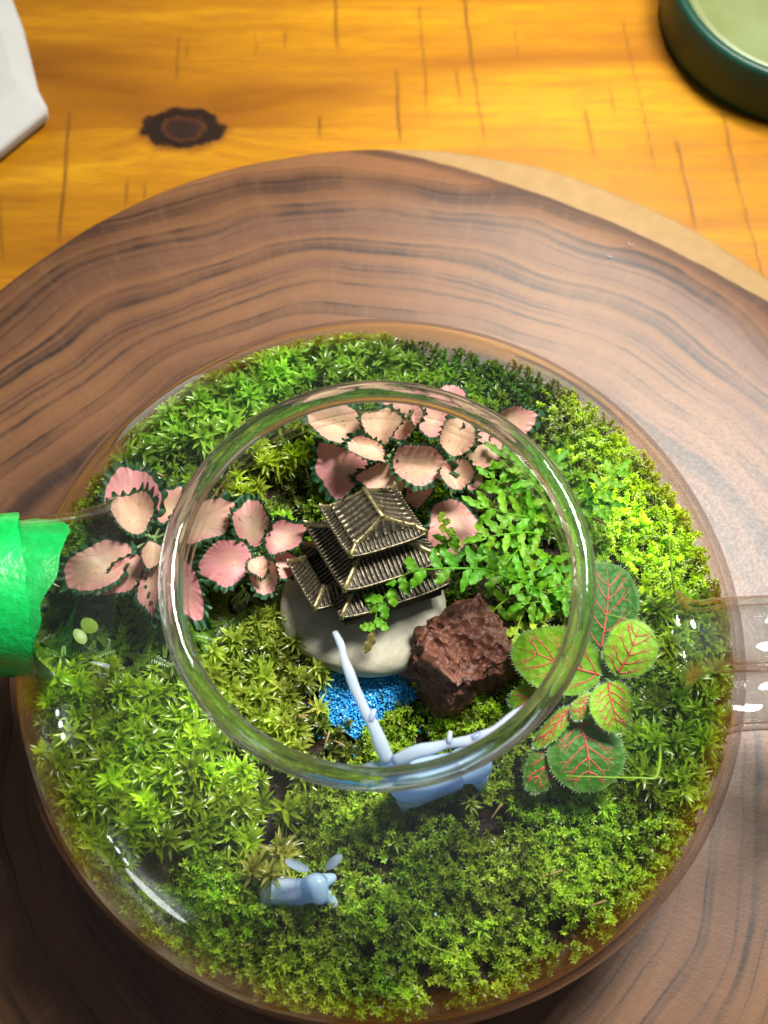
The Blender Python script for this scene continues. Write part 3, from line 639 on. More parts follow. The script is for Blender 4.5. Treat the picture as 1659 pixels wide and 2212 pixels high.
# dark fine moss at the back
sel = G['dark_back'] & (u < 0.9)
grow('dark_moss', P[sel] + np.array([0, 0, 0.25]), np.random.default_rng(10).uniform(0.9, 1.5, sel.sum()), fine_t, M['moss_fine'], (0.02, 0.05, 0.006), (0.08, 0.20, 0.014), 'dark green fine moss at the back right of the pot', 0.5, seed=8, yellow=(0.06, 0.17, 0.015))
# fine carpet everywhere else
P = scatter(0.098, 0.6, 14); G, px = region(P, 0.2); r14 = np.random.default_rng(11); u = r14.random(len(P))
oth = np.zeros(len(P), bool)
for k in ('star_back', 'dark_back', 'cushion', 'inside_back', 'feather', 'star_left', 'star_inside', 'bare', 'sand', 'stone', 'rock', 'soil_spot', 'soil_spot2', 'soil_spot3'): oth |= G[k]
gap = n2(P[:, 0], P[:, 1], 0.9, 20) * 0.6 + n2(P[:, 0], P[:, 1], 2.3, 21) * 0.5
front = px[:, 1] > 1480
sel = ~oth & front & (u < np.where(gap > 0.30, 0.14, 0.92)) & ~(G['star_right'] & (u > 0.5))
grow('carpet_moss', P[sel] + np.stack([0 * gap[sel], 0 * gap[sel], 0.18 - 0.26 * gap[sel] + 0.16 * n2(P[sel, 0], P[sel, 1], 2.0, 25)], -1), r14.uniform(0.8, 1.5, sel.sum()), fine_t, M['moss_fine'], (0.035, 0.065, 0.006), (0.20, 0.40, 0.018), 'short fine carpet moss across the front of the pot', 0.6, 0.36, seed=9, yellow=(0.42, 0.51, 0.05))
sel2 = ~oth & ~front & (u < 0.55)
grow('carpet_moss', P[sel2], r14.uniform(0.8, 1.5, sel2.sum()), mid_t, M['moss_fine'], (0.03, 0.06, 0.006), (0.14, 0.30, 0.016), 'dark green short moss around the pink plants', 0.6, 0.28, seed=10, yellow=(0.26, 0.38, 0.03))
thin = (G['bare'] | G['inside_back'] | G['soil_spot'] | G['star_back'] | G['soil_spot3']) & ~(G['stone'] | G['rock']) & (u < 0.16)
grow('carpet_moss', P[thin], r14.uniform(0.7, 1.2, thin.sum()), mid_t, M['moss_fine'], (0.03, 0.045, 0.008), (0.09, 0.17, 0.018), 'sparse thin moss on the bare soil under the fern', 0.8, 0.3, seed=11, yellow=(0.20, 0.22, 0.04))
# a few taller single shoots over the front carpet
P3 = scatter(0.42, 0.6, 15); G, px = region(P3); u = np.random.default_rng(13).random(len(P3))
sel = (px[:, 1] > 1700) & (u < 0.30) & ~G['star_left'] & (np.hypot(P3[:, 0], P3[:, 1]) < 6.4)
grow('star_moss', P3[sel], np.random.default_rng(14).uniform(0.5, 0.8, sel.sum()), big_t, M['moss'], (0.05, 0.10, 0.006), (0.22, 0.42, 0.02), 'scattered small star moss shoots in the front carpet moss', 0.5, seed=12, yellow=(0.40, 0.50, 0.06))

# crumbs of soil lying between the moss
P = scatter(0.24, 0.6, 16); u = np.random.default_rng(15).random(len(P)); G, px = region(P, 0)
sel = np.where((u < 0.42) & ~(G['stone'] | G['sand']))[0]; cv, cf = [], []
ico = np.array([(1, 0, 0), (-1, 0, 0), (0, 1, 0), (0, -1, 0), (0, 0, 1), (0, 0, -1), (.6, .6, .6), (-.6, .6, -.5), (.6, -.5, -.6)], float)
octf = [(0, 2, 4), (2, 1, 4), (1, 3, 4), (3, 0, 4), (2, 0, 5), (1, 2, 5), (3, 1, 5), (0, 3, 5)]
for i in sel:
    s_ = random.uniform(0.035, 0.11); m = len(cv); q = unit(np.random.default_rng(int(i)).normal(size=3))
    base = ico[:6] * s_ * np.random.default_rng(int(i) + 9).uniform(0.6, 1.3, (6, 3)); cv += list(base + P[i] + np.array([0, 0, s_ * 0.6])); cf += [tuple(a + m for a in t_) for t_ in octf]
o = mesh_obj('soil_crumbs', np.array(cv), cf, M['peat'], base=(0, 0, 3.9), smooth=False); tag(o, 'crumbs of dark peat lying between the moss', 'soil', kind='stuff')

# ------------------------------------------------------------------ stone, rock, sand
def sphere_pts(nu, nv):
    u = np.linspace(-np.pi / 2, np.pi / 2, nu); w = np.linspace(0, 2 * np.pi, nv, endpoint=False); U, Wd = np.meshgrid(u, w, indexing='ij')
    return np.stack([np.cos(U) * np.cos(Wd), np.cos(U) * np.sin(Wd), np.sin(U)], -1).reshape(-1, 3), grid_faces(nu, nv, True)
d, fs = sphere_pts(48, 96)
c = at(786, 1312, 4.62)
e = np.sign(d) * np.abs(d) ** np.array([0.92, 0.92, 0.75]); a_ = math.radians(-12)
sv = e * np.array([1.78, 1.46, 0.42]); sv[:, :2] *= (1 + 0.05 * vn(d * 1.6 + 5))[:, None]; sv[:, 2] += 0.04 * vn(d * 2.1 + 3) + 0.015 * vn(d * 9)
sv = np.stack([sv[:, 0] * math.cos(a_) - sv[:, 1] * math.sin(a_), sv[:, 0] * math.sin(a_) + sv[:, 1] * math.cos(a_), sv[:, 2]], -1) + c
stone = mesh_obj('flat_stone', sv, fs, M['stone']); tag(stone, 'smooth pale grey oval stone under the bronze pavilion', 'stone')
STONE_TOP = c[2] + 0.42

def cube_sphere(n):
    g = np.tan(np.linspace(-np.pi / 4, np.pi / 4, n)); a, b = np.meshgrid(g, g, indexing='ij'); o1 = np.ones_like(a); V, F = [], []
    for ax, sg in ((0, 1), (0, -1), (1, 1), (1, -1), (2, 1), (2, -1)):
        c3 = [None] * 3; c3[ax] = o1 * sg; c3[(ax + 1) % 3] = a * sg; c3[(ax + 2) % 3] = b
        p = np.stack(c3, -1).reshape(-1, 3); F.append(grid_faces(n, n) + len(V) * n * n); V.append(p / np.linalg.norm(p, axis=1)[:, None])
    V = np.vstack(V); F = np.vstack(F); _, first, inv = np.unique(np.round(V, 6), axis=0, return_index=True, return_inverse=True)
    return V[first], inv.ravel()[F]
d, fs = cube_sphere(110)
rc = at(1000, 1416, 4.95)
# a broken block: intersection of a few planes, pitted
pl = [((0.10, 0.15, 1.0), 0.62), ((-0.75, -0.6, 0.30), 0.92), ((0.9, 0.40, 0.25), 0.95), ((0.45, -0.95, 0.10), 0.88), ((-0.62, 0.8, 0.1), 0.92), ((0, 0, -1), 0.85), ((0.75, -0.55, 0.65), 0.95), ((-0.95, 0.2, 0.5), 0.98)]
rad = np.full(len(d), 9.0); NN = np.zeros_like(d)
for nrm, h in pl:
    k = d @ unit(nrm); c_ = np.where(k > 0.02, h / np.maximum(k, 0.02), 9); m_ = c_ < rad; rad = np.where(m_, c_, rad); NN[m_] = unit(nrm)
NN = NN + 0.35 * d; NN /= np.linalg.norm(NN, axis=1)[:, None]
rv = d * np.minimum(rad, 1.45)[:, None] * np.array([1.02, 0.90, 0.88])
rv = rv + NN * (0.13 * vn(rv * 1.7) + 0.08 * vn(rv * 3.6 + 3) + 0.045 * vn(rv * 8 + 7) + 0.02 * vn(rv * 17))[:, None]
rp = np.random.default_rng(21); pore = np.zeros(len(d))
for i_ in rp.integers(0, len(d), 330):
    s_ = rp.choice((0.04, 0.06, 0.09, 0.13), p=(0.38, 0.34, 0.20, 0.08)); q = unit(rp.normal(size=3)); dd_ = rv - rv[i_]; al = dd_ @ q
    dist = np.sqrt((dd_ ** 2).sum(1) - 0.55 * al ** 2) * (1 + 0.3 * vn(rv * 9))
    pore = np.maximum(pore, np.clip(1.3 - dist / s_, 0, 1) ** 0.6 * s_ * 1.15)
rv = rv - NN * pore[:, None] + rc
rock = mesh_obj('lava_rock', rv, fs, M['lava'], smooth=True); tag(rock, 'pitted reddish brown lava rock beside the pale stone', 'rock')

def grains(P, s, seed):
    r = np.random.default_rng(seed); n = len(P); b = ico[:6]
    Rm = tilt_mats(n, 1.2, r); V = np.einsum('mij,nj->mni', Rm, b) * (s[:, None, None] * r.uniform(0.7, 1.25, (n, 6, 1))) + P[:, None]
    F = (np.array(octf)[None] + (np.arange(n) * 6)[:, None, None]).reshape(-1, 3); rn = np.repeat(r.random(n), 6)
    return V.reshape(-1, 3), F, rn
rs = np.random.default_rng(31)
g = np.stack([rs.uniform(-3, 3, 60000), rs.uniform(-5, 2, 60000), np.zeros(60000)], -1); g[:, 2] = soil_z(g[:, 0], g[:, 1]) + 0.12
px = pix(g); ins = in_poly(px, REG['sand'])
edge_n = n2(g[:, 0], g[:, 1], 3.0, 40)
near = in_poly(px, [(650, 1400), (980, 1400), (980, 1540), (880, 1600), (800, 1660), (700, 1640), (660, 1540)])
keep = (ins & (edge_n > -0.75)) | (near & (rs.random(len(g)) < 0.035))
g = g[keep]; g[:, 2] += rs.uniform(-0.03, 0.10, len(g)) + 0.06
far = np.stack([rs.uniform(-6, 6, 130), rs.uniform(-6.5, -2.0, 130), np.zeros(130)], -1); far = far[np.hypot(far[:, 0], far[:, 1]) < 6.3]; far[:, 2] = soil_z(far[:, 0], far[:, 1]) + rs.uniform(0.35, 0.5, len(far))
g = np.vstack([g[:9000], far[:55]])
v, f, rn = grains(g, rs.uniform(0.022, 0.040, len(g)), 3)
rn[-55 * 6:] = 0.95 + 0.05 * rn[-55 * 6:]
o = mesh_obj('blue_sand', v, f, M['sand'], base=(0, -2, 4.0), attrs={'rnd': rn}, smooth=False); tag(o, 'bright blue sand grains spilled in front of the pale stone', 'sand', kind='stuff')
# sand bed under the grains
bp = np.array([at(*p_, 4.1) for p_ in REG['sand']]); cc = bp.mean(0); ring = [cc + (b_ - cc) * k for k in (0.02, 0.5, 0.9, 1.0) for b_ in bp]
ring = np.array(ring); ring[:, 2] = soil_z(ring[:, 0], ring[:, 1]) + np.repeat([0.16, 0.15, 0.10, -0.05], len(bp))
mesh_obj('sand_bed', ring, grid_faces(4, len(bp), True), M['sand'], o, attrs={'rnd': np.full(len(ring), 0.3)})

# ------------------------------------------------------------------ bronze pavilion
PVZ = STONE_TOP - 0.02; PT = math.radians(24); PS = 1.09; PV = at(806, 1128, PVZ + 1.44 * PS * math.cos(PT)) - np.array([0, 1.44 * PS * math.sin(PT), 0]); YAW = math.radians(24)
pav = thing('miniature_pavilion', (PV[0], PV[1], PVZ), 'small dark bronze pavilion with tiered ribbed roofs on the pale stone', 'figurine')
cy, sy_ = math.cos(YAW), math.sin(YAW)
def pl_(v):                                    # pavilion local (cm, z above the stone) -> world
    v = np.atleast_2d(np.asarray(v, float)) * PS; x_, y_, z_ = v[:, 0] * cy - v[:, 1] * sy_, v[:, 0] * sy_ + v[:, 1] * cy, v[:, 2]
    return np.stack([PV[0] + x_, PV[1] + y_ * math.cos(PT) + z_ * math.sin(PT), PVZ + z_ * math.cos(PT) - y_ * math.sin(PT)], -1)      # it leans back a little
def ribm(a, b, w, h, sag=0.0, n=5):
    """a rounded rib from a to b (local), w wide and h high"""
    a, b = np.array(a, float), np.array(b, float); tt_ = np.linspace(0, 1, n)
    P_ = a[None] + (b - a)[None] * tt_[:, None]; P_[:, 2] -= sag * 4 * tt_ * (1 - tt_)
    side = unit(np.cross(b - a, (0, 0, 1))); prof_ = [(-0.5, -0.5), (-0.42, 0.35), (0, 0.75), (0.42, 0.35), (0.5, -0.5)]
    v_ = np.array([p_ + side * w * x_ + np.array([0, 0, h * z_]) for p_ in P_ for x_, z_ in prof_])
    f_ = [tuple(q_) for q_ in grid_faces(n, 5)] + [(0, 1, 2, 3, 4), tuple(range((n - 1) * 5 + 4, (n - 1) * 5 - 1, -1))]
    return v_, f_
def skirt(z_e, hx, hy, z_t, tx, ty, nx, ny_, name='roof', flare=0.10, cx=0.0, cyy=0.0):
    """a hipped skirt roof with upturned corners, its ribs and hips as sub-parts"""
    n = 13; Vv = []; 
    def corner_lift(s_): return flare * abs(s_) ** 4
    def P(side, s_, t_):                          # side 0..3, s -1..1 along, t 0 eave .. 1 top
        ex, ey = hx + (tx - hx) * t_, hy + (ty - hy) * t_; z = z_e + (z_t - z_e) * (max(t_, 0.0) ** 1.35) + corner_lift(s_) * (1 - t_) ** 2
        return {0: (cx + s_ * ex, cyy - ey, z), 1: (cx + ex, cyy + s_ * ey, z), 2: (cx - s_ * ex, cyy + ey, z), 3: (cx - ex, cyy - s_ * ey, z)}[side]
    parts = []
    for sd in range(4):
        g_ = [P(sd, s_, t_) for t_ in np.linspace(0, 1, 5) for s_ in np.linspace(-1, 1, n)]; parts.append((np.array(g_), [tuple(q_) for q_ in grid_faces(5, n)]))
        e_ = [P(sd, s_, 0) for s_ in np.linspace(-1, 1, n)]; lo = [(p_[0] * 1.0, p_[1] * 1.0, p_[2] - 0.07) for p_ in e_]; parts.append((np.array(e_ + lo), [tuple(q_) for q_ in grid_faces(2, n)]))
    under = [P(sd, s_, 0) for sd in range(4) for s_ in (-1,)]; parts.append((np.array([(p_[0], p_[1], z_e - 0.05) for p_ in under]), [(0, 1, 2, 3)]))
    v_, f_ = merge(parts); roof = mesh_obj(name, pl_(v_), f_, M['bronze_dark'], pav, smooth=False)
    for sd in range(4):
        m = nx if sd in (0, 2) else ny_
        for i_ in range(m):
            s_ = -0.97 + 1.94 * (i_ + 0.5) / m + random.uniform(-0.008, 0.008)
            he, ht = (hx, tx) if sd in (0, 2) else (hy, ty); t_end = min(0.98, max(0.06, (he - abs(s_) * he) / (he - ht)))     # ribs run square to the eave and stop at the hips
            s_top = s_ * he / (he + (ht - he) * t_end)
            v_, f_ = ribm(P(sd, s_, 0.0), P(sd, s_top, t_end), he * 2 / m * 0.52, 0.066, 0.012)
            mesh_obj('roof_rib', pl_(v_), f_, M['bronze'], roof)
        v_, f_ = ribm(P(sd, -1.0, -0.04), P(sd, -1.0, 1.0), 0.085, 0.11, 0.03, 7); mesh_obj('hip_ridge', pl_(v_), f_, M['bronze_ridge'], roof)
        e_ = np.array([P(sd, s_, 0) for s_ in np.linspace(-1, 1, 15)]); v_, f_ = tube(pl_(e_), 0.024, 6); mesh_obj('eave', v_, f_, M['bronze'], roof)
    return roof
def boxm(x0, x1, y0, y1, z0, z1):
    v_ = np.array([(x, y, z) for z in (z0, z1) for x, y in ((x0, y0), (x1, y0), (x1, y1), (x0, y1))]); return v_, [(3, 2, 1, 0), (4, 5, 6, 7), (0, 1, 5, 4), (1, 2, 6, 5), (2, 3, 7, 6), (3, 0, 4, 7)]
H1, H2, H3 = 0.30, 0.86, 1.44                    # eave heights of the three tiers
for nm, b_ in (('plinth', (-0.98, 0.98, -0.95, 0.95, 0.0, 0.10)), ('lower_wall', (-0.72, 0.72, -0.70, 0.70, 0.10, 0.60)), ('middle_wall', (-0.58, 0.58, -0.55, 0.55, 0.45, 1.02)), ('upper_wall', (-0.46, 0.46, -0.44, 0.44, 0.95, 1.50))):
    v_, f_ = boxm(*b_); mesh_obj(nm, pl_(v_), f_, M['bronze_dark'], pav, smooth=False)
for x in (-0.84, 0.84):
    for y in (-0.82, -0.28, 0.28, 0.82):
        v_, f_ = tube(pl_([(x, y, 0.1), (x, y, 0.45)]), 0.05, 8); mesh_obj('column', v_, f_, M['bronze'], pav)
skirt(H1, 1.10, 1.06, H1 + 0.34, 0.58, 0.54, 22, 21)
skirt(H2, 0.98, 0.95, H2 + 0.34, 0.46, 0.44, 21, 20)
top_roof = skirt(H3, 0.76, 0.72, H3 + 0.15, 0.57, 0.53, 19, 18, flare=0.07)
# left wing
skirt(H1 + 0.05, 0.42, 0.66, H1 + 0.33, 0.14, 0.42, 9, 13, cx=-1.05, cyy=0.0, flare=0.05)
# gabled top with heavy ribs and a ridge
rz0, rz1, hy_, hx_ = H3 + 0.14, H3 + 0.46, 0.55, 0.60
ry = hy_ * 0.70                                   # half length of the ridge; the ends are steep hips
slope_v = np.array([(-hx_, -hy_, rz0), (-hx_, hy_, rz0), (0, ry, rz1), (0, -ry, rz1), (hx_, -hy_, rz0), (hx_, hy_, rz0)])
gable = mesh_obj('hipped_roof', pl_(slope_v), [(0, 1, 2, 3), (3, 2, 5, 4), (0, 3, 4), (1, 5, 2), (0, 4, 5, 1)], M['bronze_dark'], pav, smooth=False)
for sx_ in (-1, 1):
    for i_ in range(8):
        y = -hy_ + 2 * hy_ * (i_ + 0.5) / 8; t_ = 1.0 if abs(y) < ry else (hy_ - abs(y)) / (hy_ - ry); y2 = y + random.uniform(-0.015, 0.015)
        v_, f_ = ribm((sx_ * hx_ * 1.02, y2, rz0), (sx_ * (hx_ * (1 - t_) + 0.02), y, rz0 + (rz1 - rz0) * t_), 0.088, 0.075, 0.02, 6); mesh_obj('roof_rib', pl_(v_), f_, M['bronze'], gable)
    for i_ in range(7):
        x = -hx_ + 2 * hx_ * (i_ + 0.5) / 7; t_ = 1 - abs(x) / hx_
        v_, f_ = ribm((x, sx_ * hy_ * 1.02, rz0), (x, sx_ * (hy_ - (hy_ - ry) * t_), rz0 + (rz1 - rz0) * t_), 0.085, 0.07, 0.0, 5); mesh_obj('roof_rib', pl_(v_), f_, M['bronze'], gable)
v_, f_ = tube(pl_([(0, -ry * 1.1, rz1 + 0.03), (0, -ry * 0.5, rz1 + 0.015), (0, 0, rz1 + 0.01), (0, ry * 0.5, rz1 + 0.015), (0, ry * 1.1, rz1 + 0.03)]), 0.05, 8); mesh_obj('roof_ridge', v_, f_, M['bronze_ridge'], gable)
for y in (-1, 1):
    for sx_ in (-1, 1):
        v_, f_ = ribm((sx_ * hx_ * 1.04, y * hy_ * 1.03, rz0), (0, y * ry, rz1 + 0.01), 0.06, 0.085, 0.03, 6); mesh_obj('hip_ridge', pl_(v_), f_, M['bronze_ridge'], gable)

# ------------------------------------------------------------------ leaves
def leaf_geo(base, tip, width, up=(0, -0.25, 1), cup=0.12, arch=0.10, ruf=0.0, nr=0, teeth=0.0, egg=0.15, point=0.0, nth=84, seed=0, rings=(0, 0.18, 0.36, 0.54, 0.70, 0.82, 0.90, 0.95, 1.0), roll=0.0):
    r = np.random.default_rng(seed); base, tip = np.asarray(base, float), np.asarray(tip, float)
    ex = tip - base; L = np.linalg.norm(ex); ex /= L; upv = np.asarray(up, float); n = unit(upv - ex * (upv @ ex)); ey = np.cross(n, ex)
    if roll: n, ey = n * math.cos(roll) + ey * math.sin(roll), ey * math.cos(roll) - n * math.sin(roll)
    ph = np.linspace(0, 2 * np.pi, nth, endpoint=False)
    bx = L * (0.5 - 0.5 * np.cos(ph)); by = width / 2 * np.sin(ph) * (1 - egg * np.cos(ph))
    bx = bx + point * L * np.exp(-((ph - np.pi) / 0.25) ** 2) - 0.0
    wav = (0.6 + 0.4 * np.sin(3 * ph + r.uniform(0, 6))) * np.sin(nr * ph + 1.5 * np.sin(2 * ph + r.uniform(0, 6)) + r.uniform(0, 6)) + 0.5 * np.sin((nr * 1.6) // 1 * ph + r.uniform(0, 6)) if nr else 0 * ph
    wav2 = np.sin(nr * ph + 1.5 * np.sin(2 * ph + r.uniform(0, 6)) + 1.2) if nr else 0 * ph
    low = 0.07 * np.sin(3 * ph + r.uniform(0, 6)) + 0.05 * np.sin(5 * ph + r.uniform(0, 6)) if teeth > 0.015 else 0 * ph
    basef = np.clip(np.minimum(ph, 2 * np.pi - ph) / 0.5, 0, 1)
    cxp = 0.42 * L
    V, RH, PHI = [], [], []
    for rho in rings:
        k = rho ** 9
        x = cxp + rho * (bx - cxp) * (1 + (teeth * k * wav2 + low * rho) * basef); y = rho * by * (1 + (teeth * k * wav2 + low * rho) * basef)
        V.append((x, y, rho, ph)); 
    def height(x, y, rho, w):
        u = x / L; v_ = y / (width / 2)
        return arch * L * 4 * u * (1 - u) + cup * width * v_ * v_ + ruf * (rho ** 11) * w
    pts = []
    for x, y, rho, _ in V:
        z = height(x, y, rho, wav * basef); pts.append(base + ex * x[:, None] + ey * y[:, None] + n * z[:, None]); RH.append(np.full(nth, rho)); PHI.append(np.arctan2(y, x + 0.02 * L))
    pts = np.vstack(pts); F = grid_faces(len(rings), nth, True)
    def surf(x, y, lift=0.0): return base + ex * x + ey * y + n * (arch * L * 4 * (x / L) * (1 - x / L) + cup * width * (y / (width / 2)) ** 2 + lift)
    def half(x): c_ = max(-1, min(1, 1 - 2 * x / L)); p_ = math.acos(c_); return width / 2 * math.sin(p_) * (1 - egg * c_)
    return pts, F, np.concatenate(RH), np.concatenate(PHI), surf, half, L
PXC = 100.0                                       # display pixels per centimetre near the moss
def pink_leaf(plant, b, t_, w, zb, zt, blush=0.5, cup=0.22, arch=0.06, seed=0, up=(0, -0.35, 1), roll=0.0, ruf=0.06):
    B, T = at(*b, zb), at(*t_, zt)
    T = B + (T - B) * 1.06; v_, f_, rh, ph, *_r = leaf_geo(B, T, w * 1.12 / PXC, up, cup, arch, ruf, 19, 0.040, 0.20, 0.08, 200, seed, rings=(0, 0.2, 0.4, 0.58, 0.72, 0.82, 0.88, 0.93, 0.97, 1.01, 1.05), roll=roll + 0.35 * math.sin(seed * 1.7))
    v_ = v_ + np.stack([0.05 * vn(v_ * 2 + seed), 0.05 * vn(v_ * 2 + 9 + seed), 0.13 * vn(v_ * 2.2 + 5 + seed)], -1)
    return mesh_obj('leaf', v_, f_, M['pink'], plant, attrs={'rho': rh, 'phi': ph, 'blush': np.full(len(v_), blush)})
def stem_part(plant, pts, r0, r1, mat='stem', name='stem'):
    q_ = spline(pts, 12); v_, f_ = tube(q_, np.linspace(r0, r1, 12), 8); return mesh_obj(name, v_, f_, M[mat], plant)
def pink_plant(centre, z, leaves, label):
    c_ = at(*centre, z); gz = soil_z(c_[0], c_[1]) - 0.1
    pl = thing('pink_leaf_plant', (c_[0], c_[1] + 0.1, gz), label, 'plant', 'pink ruffled plants in the pot')
    stem_part(pl, [(c_[0], c_[1] + 0.1, gz), (c_[0] + 0.03, c_[1] + 0.05, (gz + z) / 2), c_], 0.07, 0.05)
    for i_, (b, t_, w, zb, zt, kw) in enumerate(leaves):
        pink_leaf(pl, b, t_, w, z + zb, z + zt, seed=len(label) * 7 + i_ * 3, **kw)
        bb = at(*b, z + zb); stem_part(pl, [c_ + np.array([0, 0, -0.12]), (c_ + bb) / 2 + np.array([0, 0, -0.06]), bb], 0.035, 0.03, name='leaf_stalk')
    return pl
d_ = dict
pink_plant((838, 985), 5.35, [
    ((784, 950), (676, 890), 92, 0.0, 0.25, d_(blush=0.25)), ((818, 966), (832, 884), 80, 0.2, 0.45, d_(blush=0.0, cup=0.4)),
    ((862, 955), (880, 862), 104, -0.05, 0.15, d_(blush=0.55)), ((800, 1002), (684, 1018), 112, -0.15, -0.25, d_(blush=0.85, cup=0.08)),
    ((836, 996), (752, 956), 52, 0.25, 0.5, d_(blush=0.2, cup=0.35)), ((842, 996), (964, 1012), 84, 0.2, 0.35, d_(blush=0.35, cup=0.25, roll=0.15)),
    ((905, 1030), (782, 1036), 66, -0.1, -0.2, d_(blush=0.35)), ((935, 1043), (874, 1078), 46, -0.05, -0.2, d_(blush=0.6)),
    ], 'large pink ruffled plant directly behind the bronze pavilion')
pink_plant((972, 1005), 5.35, [
    ((944, 950), (912, 872), 78, 0.0, 0.2, d_(blush=0.7)), ((972, 985), (990, 905), 82, 0.25, 0.5, d_(blush=0.1, cup=0.4)),
    ((974, 992), (998, 1054), 68, 0.3, 0.25, d_(blush=0.3, cup=0.35)), ((992, 1015), (1074, 948), 84, 0.0, 0.15, d_(blush=0.5)),
    ((988, 975), (1040, 905), 80, -0.1, 0.0, d_(blush=0.6)), ((974, 1073), (976, 1192), 104, -0.3, -0.55, d_(blush=0.6, cup=0.05)), ((1048, 935), (1148, 893), 66, -0.15, 0.05, d_(blush=0.55)),
    ((985, 1022), (1045, 1040), 50, -0.1, -0.2, d_(blush=0.5)), ((960, 900), (985, 838), 66, -0.3, -0.2, d_(blush=0.8)),
    ], 'pink ruffled plant behind the fern, right of the other back rosette')
pink_plant((330, 1160), 5.3, [
    ((313, 1150), (268, 1022), 116, -0.05, 0.1, d_(blush=0.95, cup=0.1)), ((314, 1156), (258, 1072), 88, 0.2, 0.45, d_(blush=0.15, cup=0.35)),
    ((292, 1185), (150, 1262), 96, 0.1, 0.0, d_(blush=0.45, cup=0.2)), ((313, 1198), (232, 1278), 58, 0.0, -0.1, d_(blush=0.6)),
    ((335, 1168), (321, 1226), 48, 0.35, 0.4, d_(blush=0.15, cup=0.4)), ((342, 1192), (420, 1326), 92, 0.0, -0.1, d_(blush=0.7, cup=0.15)),
    ((338, 1198), (330, 1326), 50, 0.1, 0.0, d_(blush=0.6)), ((361, 1152), (494, 1098), 92, 0.0, 0.15, d_(blush=0.3, cup=0.2)), ((345, 1140), (390, 1055), 50, -0.05, 0.1, d_(blush=0.4))
    ], 'pink ruffled plant at the left wall beside the green tape')
pink_plant((558, 1192), 5.25, [
    ((556, 1184), (536, 1090), 72, 0.05, 0.2, d_(blush=0.5)), ((568, 1191), (656, 1142), 72, 0.1, 0.25, d_(blush=0.7)), ((572, 1198), (640, 1240), 62, 0.0, -0.1, d_(blush=0.75)),
    ((550, 1196), (442, 1232), 98, 0.0, -0.05, d_(blush=1.0, cup=0.12)), ((557, 1204), (594, 1274), 64, 0.15, 0.1, d_(blush=0.4, cup=0.3)), ((560, 1200), (560, 1245), 40, 0.3, 0.35, d_(blush=0.3, cup=0.35)),
    ], 'small pink ruffled plant left of the bronze pavilion')

# ------------------------------------------------------------------ green plant with red veins
fc = at(1298, 1462, 5.2); fg = soil_z(fc[0], fc[1]) - 0.1
fit = thing('red_veined_plant', (fc[0], fc[1], fg), 'hairy green plant with bright red leaf veins at the right side of the opening', 'plant')
stem_part(fit, [(fc[0], fc[1], fg), (fc[0], fc[1], 4.6), fc], 0.08, 0.06)
def veins(surf, half, L, w, seed):
    r = np.random.default_rng(seed); parts = []
    def rib(pts, r0, r1):
        P_ = np.array(pts); v_, f_ = tube(P_, np.linspace(r0, r1, len(P_)), 5, True, (0.45, 1.0)); parts.append((v_, f_))
    m = [surf(L * u_, 0.02 * w * math.sin(u_ * 5 + seed), 0.003) for u_ in np.linspace(0.02, 0.92, 14)]; rib(m, 0.027, 0.006)
    def lat(x0, y0, x1, y1, bow, r0, r1, n=8):
        pts = []
        for q_ in np.linspace(0, 1, n):
            x = x0 + (x1 - x0) * q_ - bow * L * 4 * q_ * (1 - q_) * 0.5 + 0.006 * math.sin(q_ * 9 + x0 * 7); y = y0 + (y1 - y0) * q_; pts.append(surf(x, y, 0.003))
        rib(pts, r0, r1)
    for k_ in range(5):
        for sd in (-1, 1):
            u0 = max(0.03, 0.05 + 0.165 * k_ + r.uniform(-0.035, 0.035)); u1 = min(0.90, u0 + 0.30 + r.uniform(-0.04, 0.05)); y1 = sd * half(L * u1) * r.uniform(0.74, 0.86)
            lat(L * u0, 0, L * u1, y1, 0.05, 0.018, 0.004)
            for q0, du in ((0.42, 0.10), (0.66, -0.10)):               # forks
                x0 = L * (u0 + (u1 - u0) * q0) - 0.05 * L * 2 * q0 * (1 - q0); y0 = y1 * q0; x1 = min(0.93 * L, max(0.06 * L, x0 + (du + 0.10) * L)); y2 = sd * min(half(x1) * 0.84, abs(y0) + 0.14 * w)
                if abs(y2) > abs(y0) * 1.08: lat(x0, y0, x1, y2, 0.0, 0.010, 0.003, 5)
    return merge(parts)
def hairs(v_, rh, nth, seed, n=150):
    r = np.random.default_rng(seed); V, F = [], []
    edge = np.where(rh == 1.0)[0]; inn = np.where((rh > 0.15) & (rh < 0.97))[0]
    ctr = v_[rh == 0].mean(0)
    for i_ in np.concatenate([r.choice(edge, n), r.choice(inn, n)]):
        p_ = v_[i_]; out = unit((p_ - ctr) * (1.0 if rh[i_] == 1 else 0.4) + r.normal(0, 0.12, 3) + np.array([0, 0, 0.35 if rh[i_] < 1 else 0.1])); l = r.uniform(0.035, 0.075); sd = unit(np.cross(out, r.normal(size=3))) * 0.004; m = len(V)
        V += [p_ - sd, p_ + sd, p_ + out * l]; F.append((m, m + 1, m + 2))
    return np.array(V), F
